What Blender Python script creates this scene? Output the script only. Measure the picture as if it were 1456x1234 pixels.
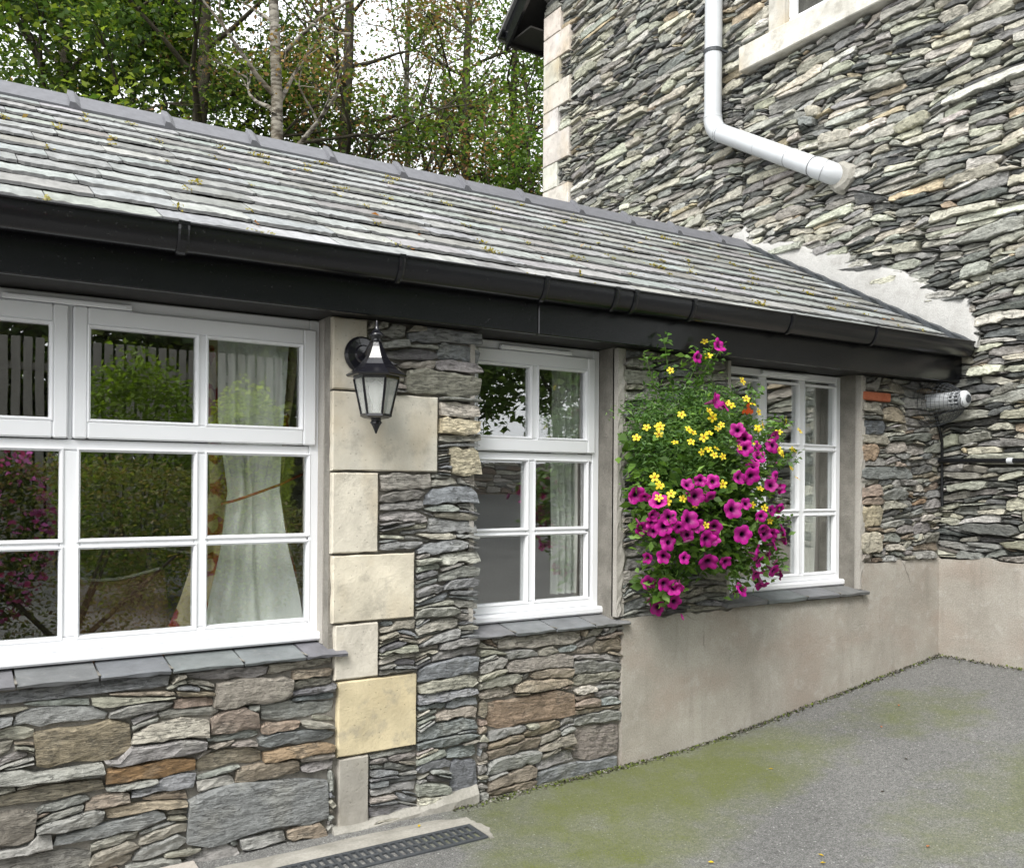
import bpy, bmesh, math, random
import numpy as np
from mathutils import Vector, Matrix

# ------------------------------------------------------------------ camera, sky, sun, exposure
scene = bpy.context.scene
for o in list(bpy.data.objects): bpy.data.objects.remove(o)
COL = scene.collection
R = math.radians
W_PX, F_PX, YAW, ROLL = 1456.0, 1278.0, R(57.43), R(0.43)
cam = bpy.data.cameras.new('camera'); cam_o = bpy.data.objects.new('camera', cam); COL.objects.link(cam_o)
cam.sensor_fit = 'HORIZONTAL'; cam.sensor_width = 36.0; cam.lens = F_PX / W_PX * 36.0
cam.shift_y = (686.3 - 617.0) / W_PX
cam.clip_start = 0.05; cam.clip_end = 600.0
fw = Vector((math.cos(YAW), math.sin(YAW), 0)); rt = Vector((math.sin(YAW), -math.cos(YAW), 0)); up = Vector((0, 0, 1))
r2 = rt * math.cos(ROLL) + up * math.sin(ROLL); u2 = up * math.cos(ROLL) - rt * math.sin(ROLL)
m4 = Matrix((r2, u2, -fw)).transposed().to_4x4(); m4.translation = Vector((0, -3.63, 1.5))
cam_o.matrix_world = m4
scene.camera = cam_o

SUN_EL, SUN_AZ = R(50), R(216)          # azimuth: direction the light comes from, measured from +x towards +y
world = bpy.data.worlds.new('World'); scene.world = world; world.use_nodes = True
wn = world.node_tree.nodes; wl = world.node_tree.links; wn.clear()
sky = wn.new('ShaderNodeTexSky'); sky.sky_type = 'NISHITA'; sky.sun_disc = False
sky.sun_elevation = SUN_EL; sky.sun_rotation = math.pi / 2 - SUN_AZ; sky.air_density = 1.0; sky.dust_density = 4.0
hs = wn.new('ShaderNodeHueSaturation'); hs.inputs['Saturation'].default_value = 0.12; wl.new(sky.outputs[0], hs.inputs['Color'])
ov = wn.new('ShaderNodeMix'); ov.data_type = 'RGBA'; ov.inputs['Factor'].default_value = 0.6
ov.inputs['B'].default_value = (7.6, 7.8, 8.0, 1)                      # even overcast cloud layer
wl.new(hs.outputs[0], ov.inputs['A'])
bg = wn.new('ShaderNodeBackground'); bg.inputs[1].default_value = 0.12; wl.new(ov.outputs['Result'], bg.inputs[0])
wo = wn.new('ShaderNodeOutputWorld'); wl.new(bg.outputs[0], wo.inputs[0])
sl = bpy.data.lights.new('sun', 'SUN'); sl.energy = 1.3; sl.angle = R(25); sl.color = (1.0, 0.97, 0.92)
so = bpy.data.objects.new('sun', sl); COL.objects.link(so)
sd = Vector((math.cos(SUN_AZ) * math.cos(SUN_EL), math.sin(SUN_AZ) * math.cos(SUN_EL), math.sin(SUN_EL)))
so.rotation_euler = (-sd).to_track_quat('-Z', 'Y').to_euler(); so.location = (0, -6, 12)
vs = scene.view_settings; vs.view_transform = 'Standard'; vs.look = 'None'; vs.exposure = 1.42; vs.gamma = 1.0; vs.use_curve_mapping = False
scene.render.engine = 'CYCLES'
scene.cycles.max_bounces = 8; scene.cycles.transparent_max_bounces = 24; scene.cycles.diffuse_bounces = 4
scene.cycles.use_denoising = True

rng = random.Random(7); nrg = np.random.default_rng(11)

# ------------------------------------------------------------------ helpers
def tag(o, label=None, cat=None, group=None, kind=None):
    for k, v in (('label', label), ('category', cat), ('group', group), ('kind', kind)):
        if v: o[k] = v
    return o
def empty(name, loc=(0, 0, 0), **kw):
    o = bpy.data.objects.new(name, None); COL.objects.link(o); o.location = loc; o.empty_display_size = 0.1
    return tag(o, **kw)
def link(name, mesh, mat=None, parent=None, loc=None):
    o = bpy.data.objects.new(name, mesh); COL.objects.link(o)
    if loc is not None: o.location = loc
    if mat is not None and not mesh.materials: mesh.materials.append(mat)
    if parent is not None:
        o.parent = parent
        o.matrix_parent_inverse = Matrix.Translation(-wloc(parent))
    return o
def wloc(o):
    return Vector(o.location)      # parents carry no rotation or scale; children keep world coordinates in location
class MB:
    def __init__(s): s.v = []; s.f = []; s.c = []; s.m = []; s.sm = []
    def add(s, vs, fs, col=(1, 1, 1), mi=0, smooth=False):
        n = len(s.v); s.v += [tuple(p) for p in vs]; s.c += [col if not isinstance(col, list) else None] * len(vs)
        if isinstance(col, list): s.c[n:] = col
        s.f += [tuple(i + n for i in f) for f in fs]; s.m += [mi] * len(fs); s.sm += [smooth] * len(fs)
        return s
    def box(s, x0, x1, y0, y1, z0, z1, col=(1, 1, 1), mi=0, rot=None):
        vs = [(x, y, z) for x in (x0, x1) for y in (y0, y1) for z in (z0, z1)]
        if rot: vs = [rot(p) for p in vs]
        return s.add(vs, [(0, 1, 3, 2), (4, 6, 7, 5), (0, 4, 5, 1), (2, 3, 7, 6), (0, 2, 6, 4), (1, 5, 7, 3)], col, mi)
    def cbox(s, x0, x1, y0, y1, z0, z1, ch=.004, col=(1, 1, 1), mi=0):
        lo = (min(x0, x1), min(y0, y1), min(z0, z1)); hi = (max(x0, x1), max(y0, y1), max(z0, z1))
        ch = min(ch, *[(hi[i] - lo[i]) * .45 for i in range(3)])
        vs = []; idx = {}
        for sx in (0, 1):
            for sy in (0, 1):
                for sz in (0, 1):
                    sg = (sx, sy, sz)
                    for a in range(3):
                        p = []
                        for i in range(3):
                            b = hi[i] if sg[i] else lo[i]
                            if i != a: b += -ch if sg[i] else ch
                            p.append(b)
                        idx[(sg, a)] = len(vs); vs.append(tuple(p))
        fs = []
        for a in range(3):
            b, c = [i for i in range(3) if i != a]
            for t in (0, 1):
                q = []
                for (k, l) in ((0, 0), (1, 0), (1, 1), (0, 1)):
                    sg = [0, 0, 0]; sg[a] = t; sg[b] = k; sg[c] = l; q.append(idx[(tuple(sg), a)])
                fs.append(q)
            for k in (0, 1):
                for l in (0, 1):
                    s0 = [0, 0, 0]; s1 = [0, 0, 0]; s0[b] = s1[b] = k; s0[c] = s1[c] = l; s1[a] = 1
                    s0 = tuple(s0); s1 = tuple(s1)
                    fs.append((idx[(s0, b)], idx[(s1, b)], idx[(s1, c)], idx[(s0, c)]))
        for sx in (0, 1):
            for sy in (0, 1):
                for sz in (0, 1): fs.append([idx[((sx, sy, sz), a)] for a in range(3)])
        return s.add(vs, fs, col, mi)
    def loft(s, rings, cap=True, col=(1, 1, 1), mi=0, smooth=False, closed=True):
        n = len(rings[0]); vs = [p for r in rings for p in r]; fs = []
        for i in range(len(rings) - 1):
            for j in range(n if closed else n - 1):
                k = (j + 1) % n; fs.append((i * n + j, i * n + k, (i + 1) * n + k, (i + 1) * n + j))
        s.add(vs, fs, col, mi, smooth)
        if cap:
            s.add(rings[0], [tuple(range(n))], col, mi); s.add(rings[-1], [tuple(range(n))], col, mi)
        return s
    def tube(s, pts, rad, n=8, col=(1, 1, 1), mi=0, cap=True, smooth=True):
        pts = [Vector(p) for p in pts]; rad = rad if isinstance(rad, (list, tuple)) else [rad] * len(pts)
        rings = []; ref = None
        for i, p in enumerate(pts):
            t = (pts[min(i + 1, len(pts) - 1)] - pts[max(i - 1, 0)]).normalized()
            if ref is None: ref = t.orthogonal().normalized()
            ref = (ref - t * ref.dot(t)).normalized(); b = t.cross(ref)
            rings.append([p + (ref * math.cos(a) + b * math.sin(a)) * rad[i] for a in [2 * math.pi * k / n for k in range(n)]])
        return s.loft(rings, cap, col, mi, smooth)
    def build(s, name, mats, parent=None, recalc=True, kind=None):
        v = np.array(s.v, float); o = (v.min(0) + v.max(0)) / 2; v -= o
        me = bpy.data.meshes.new(name); me.from_pydata(v.tolist(), [], s.f)
        if recalc:
            bm = bmesh.new(); bm.from_mesh(me); bmesh.ops.recalc_face_normals(bm, faces=bm.faces); bm.to_mesh(me); bm.free()
        mats = mats if isinstance(mats, (list, tuple)) else [mats]
        for m in mats: me.materials.append(m)
        me.polygons.foreach_set('material_index', s.m); me.polygons.foreach_set('use_smooth', s.sm)
        a = me.color_attributes.new('tint', 'FLOAT_COLOR', 'POINT')
        a.data.foreach_set('color', np.hstack([np.array(s.c, float), np.ones((len(s.c), 1))]).ravel())
        me.update()
        ob = link(name, me, None, parent, Vector(o))
        if kind: ob['kind'] = kind
        return ob
def quads_mesh(name, V, cols, mat, parent=None, kind=None, smooth=False):
    """V: (N,4,3) separate quads, cols: (N,3)"""
    N = len(V); v = V.reshape(-1, 3).astype(float); o = v.mean(0); v = v - o
    me = bpy.data.meshes.new(name)
    me.vertices.add(4 * N); me.vertices.foreach_set('co', v.ravel())
    me.loops.add(4 * N); me.loops.foreach_set('vertex_index', np.arange(4 * N))
    me.polygons.add(N); me.polygons.foreach_set('loop_start', np.arange(0, 4 * N, 4))
    try: me.polygons.foreach_set('loop_total', np.full(N, 4))
    except Exception: pass
    me.update(calc_edges=True)
    a = me.color_attributes.new('tint', 'FLOAT_COLOR', 'POINT')
    c = np.repeat(np.hstack([cols, np.ones((N, 1))]), 4, axis=0); a.data.foreach_set('color', c.ravel())
    me.materials.append(mat)
    ob = link(name, me, None, parent, Vector(o))
    if kind: ob['kind'] = kind
    return ob
def leaves(P, size, rg, flat=.5, aspect=.55, droop=0., fold=.15):
    """diamond leaves at points P"""
    N = len(P); d = rg.normal(size=(N, 3)); d[:, 2] = d[:, 2] * .5 - droop; d /= np.linalg.norm(d, axis=1)[:, None]
    nz = rg.normal(size=(N, 3)); nz[:, 2] = np.abs(nz[:, 2]) + flat; s = np.cross(d, nz); s /= np.linalg.norm(s, axis=1)[:, None]
    n = np.cross(s, d); L = (size * rg.uniform(.6, 1.35, N))[:, None]
    a = P; b = P + d * L * .5 + s * L * aspect * .5 + n * L * fold; c = P + d * L; e = P + d * L * .5 - s * L * aspect * .5 + n * L * fold
    return np.stack([a, b, c, e], 1)
def pal(rg, N, cols, jit=.25):
    c = np.array(cols, float)[rg.integers(0, len(cols), N)]
    return np.clip(c * rg.uniform(1 - jit, 1 + jit, (N, 1)), 0, 1)

# ------------------------------------------------------------------ materials
class NT:
    def __init__(s, name):
        s.m = bpy.data.materials.new(name); s.m.use_nodes = True; s.t = s.m.node_tree; s.t.nodes.clear()
        s.out = s.n('ShaderNodeOutputMaterial')
    def n(s, t, **kw):
        x = s.t.nodes.new(t)
        for k, v in kw.items():
            if k.startswith('i_'):
                key = k[2:]; key = int(key) if key.isdigit() else key.replace('_', ' ')
                if hasattr(v, 'is_output'): s.t.links.new(v, x.inputs[key])
                else: x.inputs[key].default_value = v
            else: setattr(x, k, v)
        return x
    def pos(s, sc=(1, 1, 1)):
        g = s.n('ShaderNodeNewGeometry'); mp = s.n('ShaderNodeVectorMath', operation='MULTIPLY', i_0=g.outputs['Position'], i_1=sc); return mp.outputs[0]
    def noise(s, vec, scale, det=4, rough=.55):
        return s.n('ShaderNodeTexNoise', i_Vector=vec, i_Scale=scale, i_Detail=det, i_Roughness=rough).outputs['Fac']
    def ramp(s, fac, *st):
        r = s.n('ShaderNodeValToRGB', i_Fac=fac); e = r.color_ramp.elements
        while len(e) < len(st): e.new(.5)
        for i, (p, c) in enumerate(st): e[i].position = p; e[i].color = (*c, 1) if isinstance(c, (tuple, list)) else (c, c, c, 1)
        return r.outputs[0]
    def mix(s, fac, a, b, mode='MIX'):
        x = s.n('ShaderNodeMix', data_type='RGBA', blend_type=mode)
        for k, v in (('Factor', fac), ('A', a), ('B', b)):
            sk = [q for q in x.inputs if q.name == k and (q.type == ('VALUE' if k == 'Factor' else 'RGBA'))][0]
            if hasattr(v, 'is_output'): s.t.links.new(v, sk)
            else: sk.default_value = (*v, 1) if isinstance(v, (tuple, list)) and len(v) == 3 else v
        return [q for q in x.outputs if q.type == 'RGBA'][0]
    def math(s, op, a, b=0., c=False):
        x = s.n('ShaderNodeMath', operation=op, i_0=a, i_1=b); x.use_clamp = c; return x.outputs[0]
    def attr(s, name='tint'): return s.n('ShaderNodeAttribute', attribute_name=name).outputs['Color']
    def bump(s, h, st=.3, d=.01, nrm=None):
        b = s.n('ShaderNodeBump', i_Height=h, i_Strength=st, i_Distance=d)
        if nrm is not None: s.t.links.new(nrm, b.inputs['Normal'])
        return b.outputs[0]
    def fin(s, col, rough=.7, nrm=None, spec=.4, metal=0.):
        b = s.n('ShaderNodeBsdfPrincipled', i_Roughness=rough, i_Metallic=metal); b.inputs['Specular IOR Level'].default_value = spec
        if hasattr(col, 'is_output'): s.t.links.new(col, b.inputs['Base Color'])
        else: b.inputs['Base Color'].default_value = (*col, 1)
        if nrm is not None: s.t.links.new(nrm, b.inputs['Normal'])
        s.t.links.new(b.outputs[0], s.out.inputs[0]); return s.m
M = {}
def m_stone(name, lichen, bs, pal_mul=1.):
    t = NT(name); p = t.pos((1, 1, 1)); ps = t.pos((1.6, 1.6, 5))
    n1 = t.noise(ps, 9, 6, .65); n2 = t.noise(p, 45, 5, .6); n3 = t.noise(p, 7, 3)
    c = t.mix(1., t.attr(), t.ramp(n1, (.25, .70), (.5, 1.), (.78, 1.28)), 'MULTIPLY')
    c = t.mix(1., c, t.ramp(n2, (.3, .78), (.7, 1.22)), 'MULTIPLY')
    c = t.mix(t.ramp(n3, (.52, 0.), (.75, lichen)), c, (.40, .39, .33))
    n4 = t.noise(t.pos((1.1, 1.1, 8)), 8, 4, .55); ck = t.ramp(n4, (.455, 0.), (.485, 1.), (.515, 0.)); ck = t.math('MULTIPLY', ck, t.ramp(n3, (.38, 0.), (.55, 1.)))
    c = t.mix(t.math('MULTIPLY', ck, .5), c, (.05, .05, .048))
    h = t.math('SUBTRACT', t.math('ADD', t.math('MULTIPLY', n1, .9), t.math('MULTIPLY', n2, .45)), t.math('MULTIPLY', ck, .35))
    return t.fin(c, .78, t.bump(h, bs, .022), .28)
M['slate_stone'] = m_stone('slate_stone', .3, .8)
M['gable_stone'] = m_stone('gable_stone', .35, .9)
def m_mottle(name, c0, c1, sc, rough=.85, bs=.3, bd=.006, c2=None, sc2=1.3, spec=.25, fine=120):
    t = NT(name); p = t.pos(); n1 = t.noise(p, sc, 6, .6); n2 = t.noise(p, fine, 3, .6)
    c = t.mix(t.ramp(n1, (.3, 0.), (.7, 1.)), c0, c1)
    if c2: c = t.mix(t.ramp(t.noise(p, sc2, 4, .55), (.48, 0.), (.72, .85)), c, c2)
    c = t.mix(1., c, t.ramp(n2, (.3, .86), (.7, 1.12)), 'MULTIPLY')
    return t.fin(c, rough, t.bump(t.math('ADD', n1, t.math('MULTIPLY', n2, .4)), bs, bd), spec)
M['mortar'] = m_mottle('mortar', (.15, .14, .122), (.27, .255, .225), 9, bs=.6, bd=.015)
M['dark_mortar'] = m_mottle('dark_mortar', (.05, .048, .043), (.13, .127, .115), 8, bs=.6, bd=.02)
def m_render():
    t = NT('cement_render'); p = t.pos(); n1 = t.noise(p, 2.4, 6, .62); n2 = t.noise(p, 120, 3, .6); n3 = t.noise(p, 11, 5, .65); ns = t.noise(t.pos((7, 7, .7)), 2.2, 5, .6)
    c = t.mix(t.ramp(n1, (.3, 0.), (.7, 1.)), (.285, .262, .226), (.41, .388, .345))
    c = t.mix(t.ramp(t.noise(t.pos((1, 1, 1.6)), 1.9, 4, .55), (.46, 0.), (.68, .8)), c, (.325, .275, .232))
    c = t.mix(t.ramp(n3, (.54, 0.), (.72, .5)), c, (.46, .44, .41)); c = t.mix(t.ramp(ns, (.56, 0.), (.74, .32)), c, (.20, .185, .16))
    w = t.n('ShaderNodeVectorMath', operation='ADD', i_0=p); nv = t.n('ShaderNodeVectorMath', operation='SCALE', i_0=t.n('ShaderNodeTexNoise', i_Vector=p, i_Scale=5., i_Detail=3.).outputs['Color']); nv.inputs['Scale'].default_value = .16; t.t.links.new(nv.outputs[0], w.inputs[1])
    e = t.n('ShaderNodeTexVoronoi', feature='DISTANCE_TO_EDGE', i_Vector=w.outputs[0], i_Scale=1.3).outputs['Distance']
    k = t.math('MULTIPLY', t.ramp(e, (.002, 1.), (.006, 0.)), t.ramp(t.noise(p, 1.3, 2), (.52, 0.), (.62, .8)))
    c = t.mix(t.math('MULTIPLY', k, .75), c, (.10, .095, .085)); c = t.mix(1., c, t.ramp(n2, (.3, .84), (.7, 1.14)), 'MULTIPLY')
    h = t.math('SUBTRACT', t.math('ADD', t.math('ADD', n1, t.math('MULTIPLY', n2, .3)), t.math('MULTIPLY', n3, .5)), t.math('MULTIPLY', k, .6))
    return t.fin(c, .88, t.bump(h, .5, .014), .22)
M['render_plinth'] = m_render()
M['reveal'] = m_mottle('plaster_reveal', (.33, .31, .28), (.42, .40, .365), 3, bs=.3, bd=.006)
M['cement_white'] = m_mottle('white_cement', (.36, .355, .34), (.46, .455, .44), 7, bs=.6, bd=.014, c2=(.27, .262, .245), sc2=7)
M['concrete'] = m_mottle('concrete', (.24, .23, .20), (.36, .345, .31), 7, bs=.5, bd=.006, fine=90)
def m_sand():
    t = NT('sandstone'); p = t.pos(); n1 = t.noise(p, 5, 5, .6); n2 = t.noise(p, 70, 5, .6); n3 = t.noise(t.pos((1, 1, .6)), 2.6, 4)
    c = t.mix(1., t.attr(), t.ramp(n1, (.3, .74), (.7, 1.14)), 'MULTIPLY')
    c = t.mix(t.ramp(n3, (.52, 0.), (.74, .5)), c, (.46, .35, .19)); c = t.mix(t.ramp(t.noise(p, 9, 6, .7), (.52, 0.), (.66, .5)), c, (.27, .25, .21))
    v = t.n('ShaderNodeTexVoronoi', i_Vector=p, i_Scale=38.).outputs['Distance']
    pit = t.math('MULTIPLY', t.ramp(v, (.05, 0.), (.16, 1.)), 1.)
    c = t.mix(1., c, t.ramp(pit, (0., .72), (1., 1.)), 'MULTIPLY')
    return t.fin(c, .85, t.bump(t.math('ADD', t.math('MULTIPLY', pit, .5), n2), .4, .006), .2)
M['sandstone'] = m_sand()
def m_slate():
    t = NT('roof_slate'); p = t.pos(); n1 = t.noise(t.pos((2.5, 1, 1)), 7, 6, .65); n2 = t.noise(p, 60, 5, .6); n3 = t.noise(p, 4.5, 5, .6)
    c = t.mix(1., t.attr(), t.ramp(n1, (.28, .66), (.7, 1.22)), 'MULTIPLY')
    c = t.mix(1., c, t.ramp(n2, (.3, .82), (.72, 1.15)), 'MULTIPLY')
    c = t.mix(t.ramp(n3, (.58, 0.), (.70, .55)), c, (.11, .11, .095))
    return t.fin(c, .62, t.bump(t.math('ADD', n1, n2), .45, .006), .35)
M['roof_slate'] = m_slate()
def m_plain(name, c, rough, spec=.5, bs=0., sc=40, var=.12, metal=0.):
    t = NT(name); p = t.pos(); n = t.noise(p, sc, 4, .6)
    col = t.mix(1., (*c, ), t.ramp(n, (.3, 1 - var), (.7, 1 + var)), 'MULTIPLY')
    rr = t.math('ADD', t.math('MULTIPLY', t.noise(p, sc * .3, 4), .2), rough - .1)
    m = t.fin(col, .5, t.bump(n, bs, .003) if bs else None, spec, metal)
    b = [x for x in t.t.nodes if x.type == 'BSDF_PRINCIPLED'][0]; t.t.links.new(rr, b.inputs['Roughness']); return m
M['ridge'] = m_plain('ridge_tile', (.135, .137, .15), .5, .45, .25, 25, .12)
M['upvc'] = m_plain('white_upvc', (.80, .81, .83), .32, .5, 0, 3, .025)
def m_black():
    t = NT('black_plastic'); p = t.pos((.35, 1, 2.2)); n = t.noise(p, 14, 6, .7); d = t.noise(t.pos(), 75, 3, .7)
    c = t.mix(t.ramp(n, (.5, 0.), (.85, .4)), (.006, .0065, .008), (.022, .022, .023))
    c = t.mix(t.ramp(d, (.64, 0.), (.74, .22)), c, (.16, .155, .14))
    return t.fin(c, .24, t.bump(n, .10, .004), .55)
M['black'] = m_black()
M['soffit'] = m_plain('dark_soffit', (.022, .021, .02), .6, .3, .2, 30)
M['gloss_black'] = m_plain('lantern_black_paint', (.010, .010, .013), .16, .6, .12, 60)
M['iron'] = m_plain('cast_iron', (.045, .05, .056), .5, .5, .3, 60, .25)
M['pipe_white'] = m_plain('white_pipe', (.53, .55, .57), .38, .5, .05, 5, .06)
M['brick'] = m_mottle('red_brick', (.36, .10, .05), (.46, .16, .085), 20, bs=.4)
M['pipe_seam'] = m_plain('pipe_seam', (.24, .245, .25), .5, .4, 0, 20, .1)
M['bark_dark'] = m_mottle('dark_bark', (.035, .03, .022), (.085, .075, .05), 11, bs=.8, bd=.03)
def m_birch():
    t = NT('birch_bark'); n = t.noise(t.pos((1, 1, 4)), 6, 5, .65); q = t.noise(t.pos(), 2.2, 3)
    c = t.mix(t.ramp(n, (.42, 0.), (.56, 1.)), (.05, .042, .034), (.30, .28, .24))
    c = t.mix(t.ramp(q, (.4, 0.), (.65, .6)), c, (.13, .105, .065))
    return t.fin(c, .8, t.bump(n, .5, .02), .2)
M['bark_birch'] = m_birch()
def m_leaf(name, trans=.45, rough=.5):
    t = NT(name); c = t.attr()
    d = t.n('ShaderNodeBsdfPrincipled', i_Roughness=rough); d.inputs['Specular IOR Level'].default_value = .35; t.t.links.new(c, d.inputs['Base Color'])
    tr = t.n('ShaderNodeBsdfTranslucent'); t.t.links.new(t.mix(1., c, (1.3, 1.35, .7), 'MULTIPLY'), tr.inputs[0])
    mx = t.n('ShaderNodeMixShader', i_0=trans); t.t.links.new(d.outputs[0], mx.inputs[1]); t.t.links.new(tr.outputs[0], mx.inputs[2])
    t.t.links.new(mx.outputs[0], t.out.inputs[0]); return t.m
M['leaf'] = m_leaf('leaf'); M['petal'] = m_leaf('petal', .22, .55)
def m_glass():
    t = NT('window_glass'); g = t.n('ShaderNodeNewGeometry')
    dp = t.n('ShaderNodeVectorMath', operation='DOT_PRODUCT'); t.t.links.new(g.outputs['Incoming'], dp.inputs[0]); t.t.links.new(g.outputs['Normal'], dp.inputs[1])
    c = t.math('SUBTRACT', 1., t.math('ABSOLUTE', dp.outputs['Value'])); f = t.math('ADD', .19, t.math('MULTIPLY', t.math('POWER', c, 4.), .9), True)
    tr = t.n('ShaderNodeBsdfTransparent'); tr.inputs[0].default_value = (.975, .99, .985, 1)
    wob = t.bump(t.noise(t.pos(), 1.6, 2), .02, .02)
    gl = t.n('ShaderNodeBsdfGlossy', i_Roughness=.0); gl.inputs[0].default_value = (1, 1, 1, 1); t.t.links.new(wob, gl.inputs['Normal'])
    mx = t.n('ShaderNodeMixShader', i_0=f); t.t.links.new(tr.outputs[0], mx.inputs[1]); t.t.links.new(gl.outputs[0], mx.inputs[2])
    t.t.links.new(mx.outputs[0], t.out.inputs[0]); return t.m
M['glass'] = m_glass()
def m_lampglass():
    t = NT('frosted_lantern_glass'); n = t.noise(t.pos(), 55, 3)
    b = t.n('ShaderNodeBsdfPrincipled', i_Roughness=.25); b.inputs['Base Color'].default_value = (.62, .64, .61, 1)
    tr = t.n('ShaderNodeBsdfTransparent'); t.t.links.new(t.bump(n, .5, .004), b.inputs['Normal'])
    mx = t.n('ShaderNodeMixShader', i_0=.34); t.t.links.new(tr.outputs[0], mx.inputs[1]); t.t.links.new(b.outputs[0], mx.inputs[2])
    t.t.links.new(mx.outputs[0], t.out.inputs[0]); return t.m
M['lampglass'] = m_lampglass()
def m_asphalt():
    t = NT('asphalt'); p = t.pos(); g = t.n('ShaderNodeNewGeometry'); sp = t.n('ShaderNodeSeparateXYZ'); t.t.links.new(g.outputs['Position'], sp.inputs[0])
    X, Y = sp.outputs[0], sp.outputs[1]
    n0 = t.noise(p, 1.1, 4); n1 = t.noise(p, 160, 3, .7); n2 = t.noise(p, 5, 5, .6)
    c = t.mix(t.ramp(n0, (.3, 0.), (.7, 1.)), (.135, .135, .130), (.19, .189, .181))
    c = t.mix(1., c, t.ramp(n1, (.28, .36), (.5, 1.), (.72, 1.8)), 'MULTIPLY'); c = t.mix(1., c, t.ramp(t.noise(p, 48, 4, .7), (.3, .72), (.7, 1.3)), 'MULTIPLY')
    # stone chips showing through
    for sc, th, kk in ((95., .11, .42), (42., .075, .5)):
        vo = t.n('ShaderNodeTexVoronoi', i_Vector=p, i_Scale=sc); sel = t.n('ShaderNodeSeparateColor'); t.t.links.new(vo.outputs['Color'], sel.inputs[0])
        m = t.math('MULTIPLY', t.math('LESS_THAN', vo.outputs['Distance'], th * 2.2), t.math('GREATER_THAN', sel.outputs[0], .55))
        c = t.mix(t.math('MULTIPLY', m, t.math('MULTIPLY', sel.outputs[1], .95)), c, (kk * .9, kk * .9, kk * .86))
    # algae: a band along the foot of the wall and a drift out on the tarmac
    def blob(cx, cy, rx, ry):
        a = t.math('DIVIDE', t.math('SUBTRACT', X, cx), rx); b = t.math('DIVIDE', t.math('SUBTRACT', Y, cy), ry)
        return t.math('SUBTRACT', 1., t.math('ADD', t.math('MULTIPLY', a, a), t.math('MULTIPLY', b, b)))
    mk = t.math('MAXIMUM', blob(3.0, -.33, 1.35, .55), t.math('MULTIPLY', blob(2.3, -.75, .75, .42), .8))
    mk = t.math('MAXIMUM', mk, t.math('MULTIPLY', blob(4.2, -1.6, 1.2, .55), .55)); mk = t.math('MAXIMUM', mk, t.math('MULTIPLY', blob(4.75, -.55, .5, .4), .45))
    k = t.math('MULTIPLY', t.math('ADD', t.math('ADD', mk, .02), t.math('SUBTRACT', t.math('MULTIPLY', n2, 1.5), .75)), 1.05, True)
    k = t.math('MULTIPLY', k, t.ramp(n1, (.3, .25), (.62, 1.)))
    c = t.mix(t.math('MULTIPLY', k, .93), c, (.118, .142, .010))
    return t.fin(c, .85, t.bump(t.math('ADD', n1, t.noise(p, 70, 3, .6)), .9, .008), .3)
M['asphalt'] = m_asphalt()
M['interior'] = m_mottle('interior_wall_paint', (.40, .37, .31), (.44, .41, .35), 2, bs=.05)
M['floor_in'] = m_mottle('interior_carpet', (.10, .075, .055), (.13, .10, .075), 40, bs=.4)
M['white_paint'] = m_plain('white_gloss_paint', (.72, .73, .72), .35, .4, 0, 6, .04)
M['leather'] = m_mottle('dark_leather', (.028, .020, .016), (.05, .036, .028), 30, rough=.4, bs=.3, spec=.5)
M['tan'] = m_mottle('tan_leather', (.16, .085, .045), (.23, .13, .07), 22, rough=.55, bs=.4, spec=.4)
M['piping'] = m_mottle('pale_piping', (.45, .42, .36), (.56, .53, .47), 60)
def m_tint(name, rough=.8, bs=.2, sc=60, spec=.3):
    t = NT(name); p = t.pos(); n = t.noise(p, sc, 4, .6)
    return t.fin(t.mix(1., t.attr(), t.ramp(n, (.3, .82), (.7, 1.16)), 'MULTIPLY'), rough, t.bump(n, bs, .005), spec)
M['tinted'] = m_tint('painted_surface'); M['wood'] = m_tint('weathered_wood', .8, .5, 18)
def m_cloth():
    t = NT('curtain_lining'); n = t.noise(t.pos((1, 1, .2)), 60, 3)
    return t.fin(t.mix(t.ramp(n, (.3, 0.), (.7, 1.)), (.74, .76, .70), (.84, .85, .80)), .9, t.bump(n, .25, .003), .15)
M['cloth'] = m_cloth()
def m_floral():
    t = NT('floral_curtain'); p = t.pos(); v = t.n('ShaderNodeTexVoronoi', i_Vector=p, i_Scale=6.5, i_Randomness=.8).outputs['Distance']; n = t.noise(p, 16, 3)
    d = t.math('ADD', v, t.math('MULTIPLY', n, .35))
    c = t.mix(t.ramp(d, (.52, 1.), (.56, 0.)), (.50, .43, .27), (.26, .02, .03))
    c = t.mix(t.ramp(d, (.34, 1.), (.38, 0.)), c, (.52, .42, .24))
    return t.fin(c, .9, None, .15)
M['floral'] = m_floral()

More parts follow.
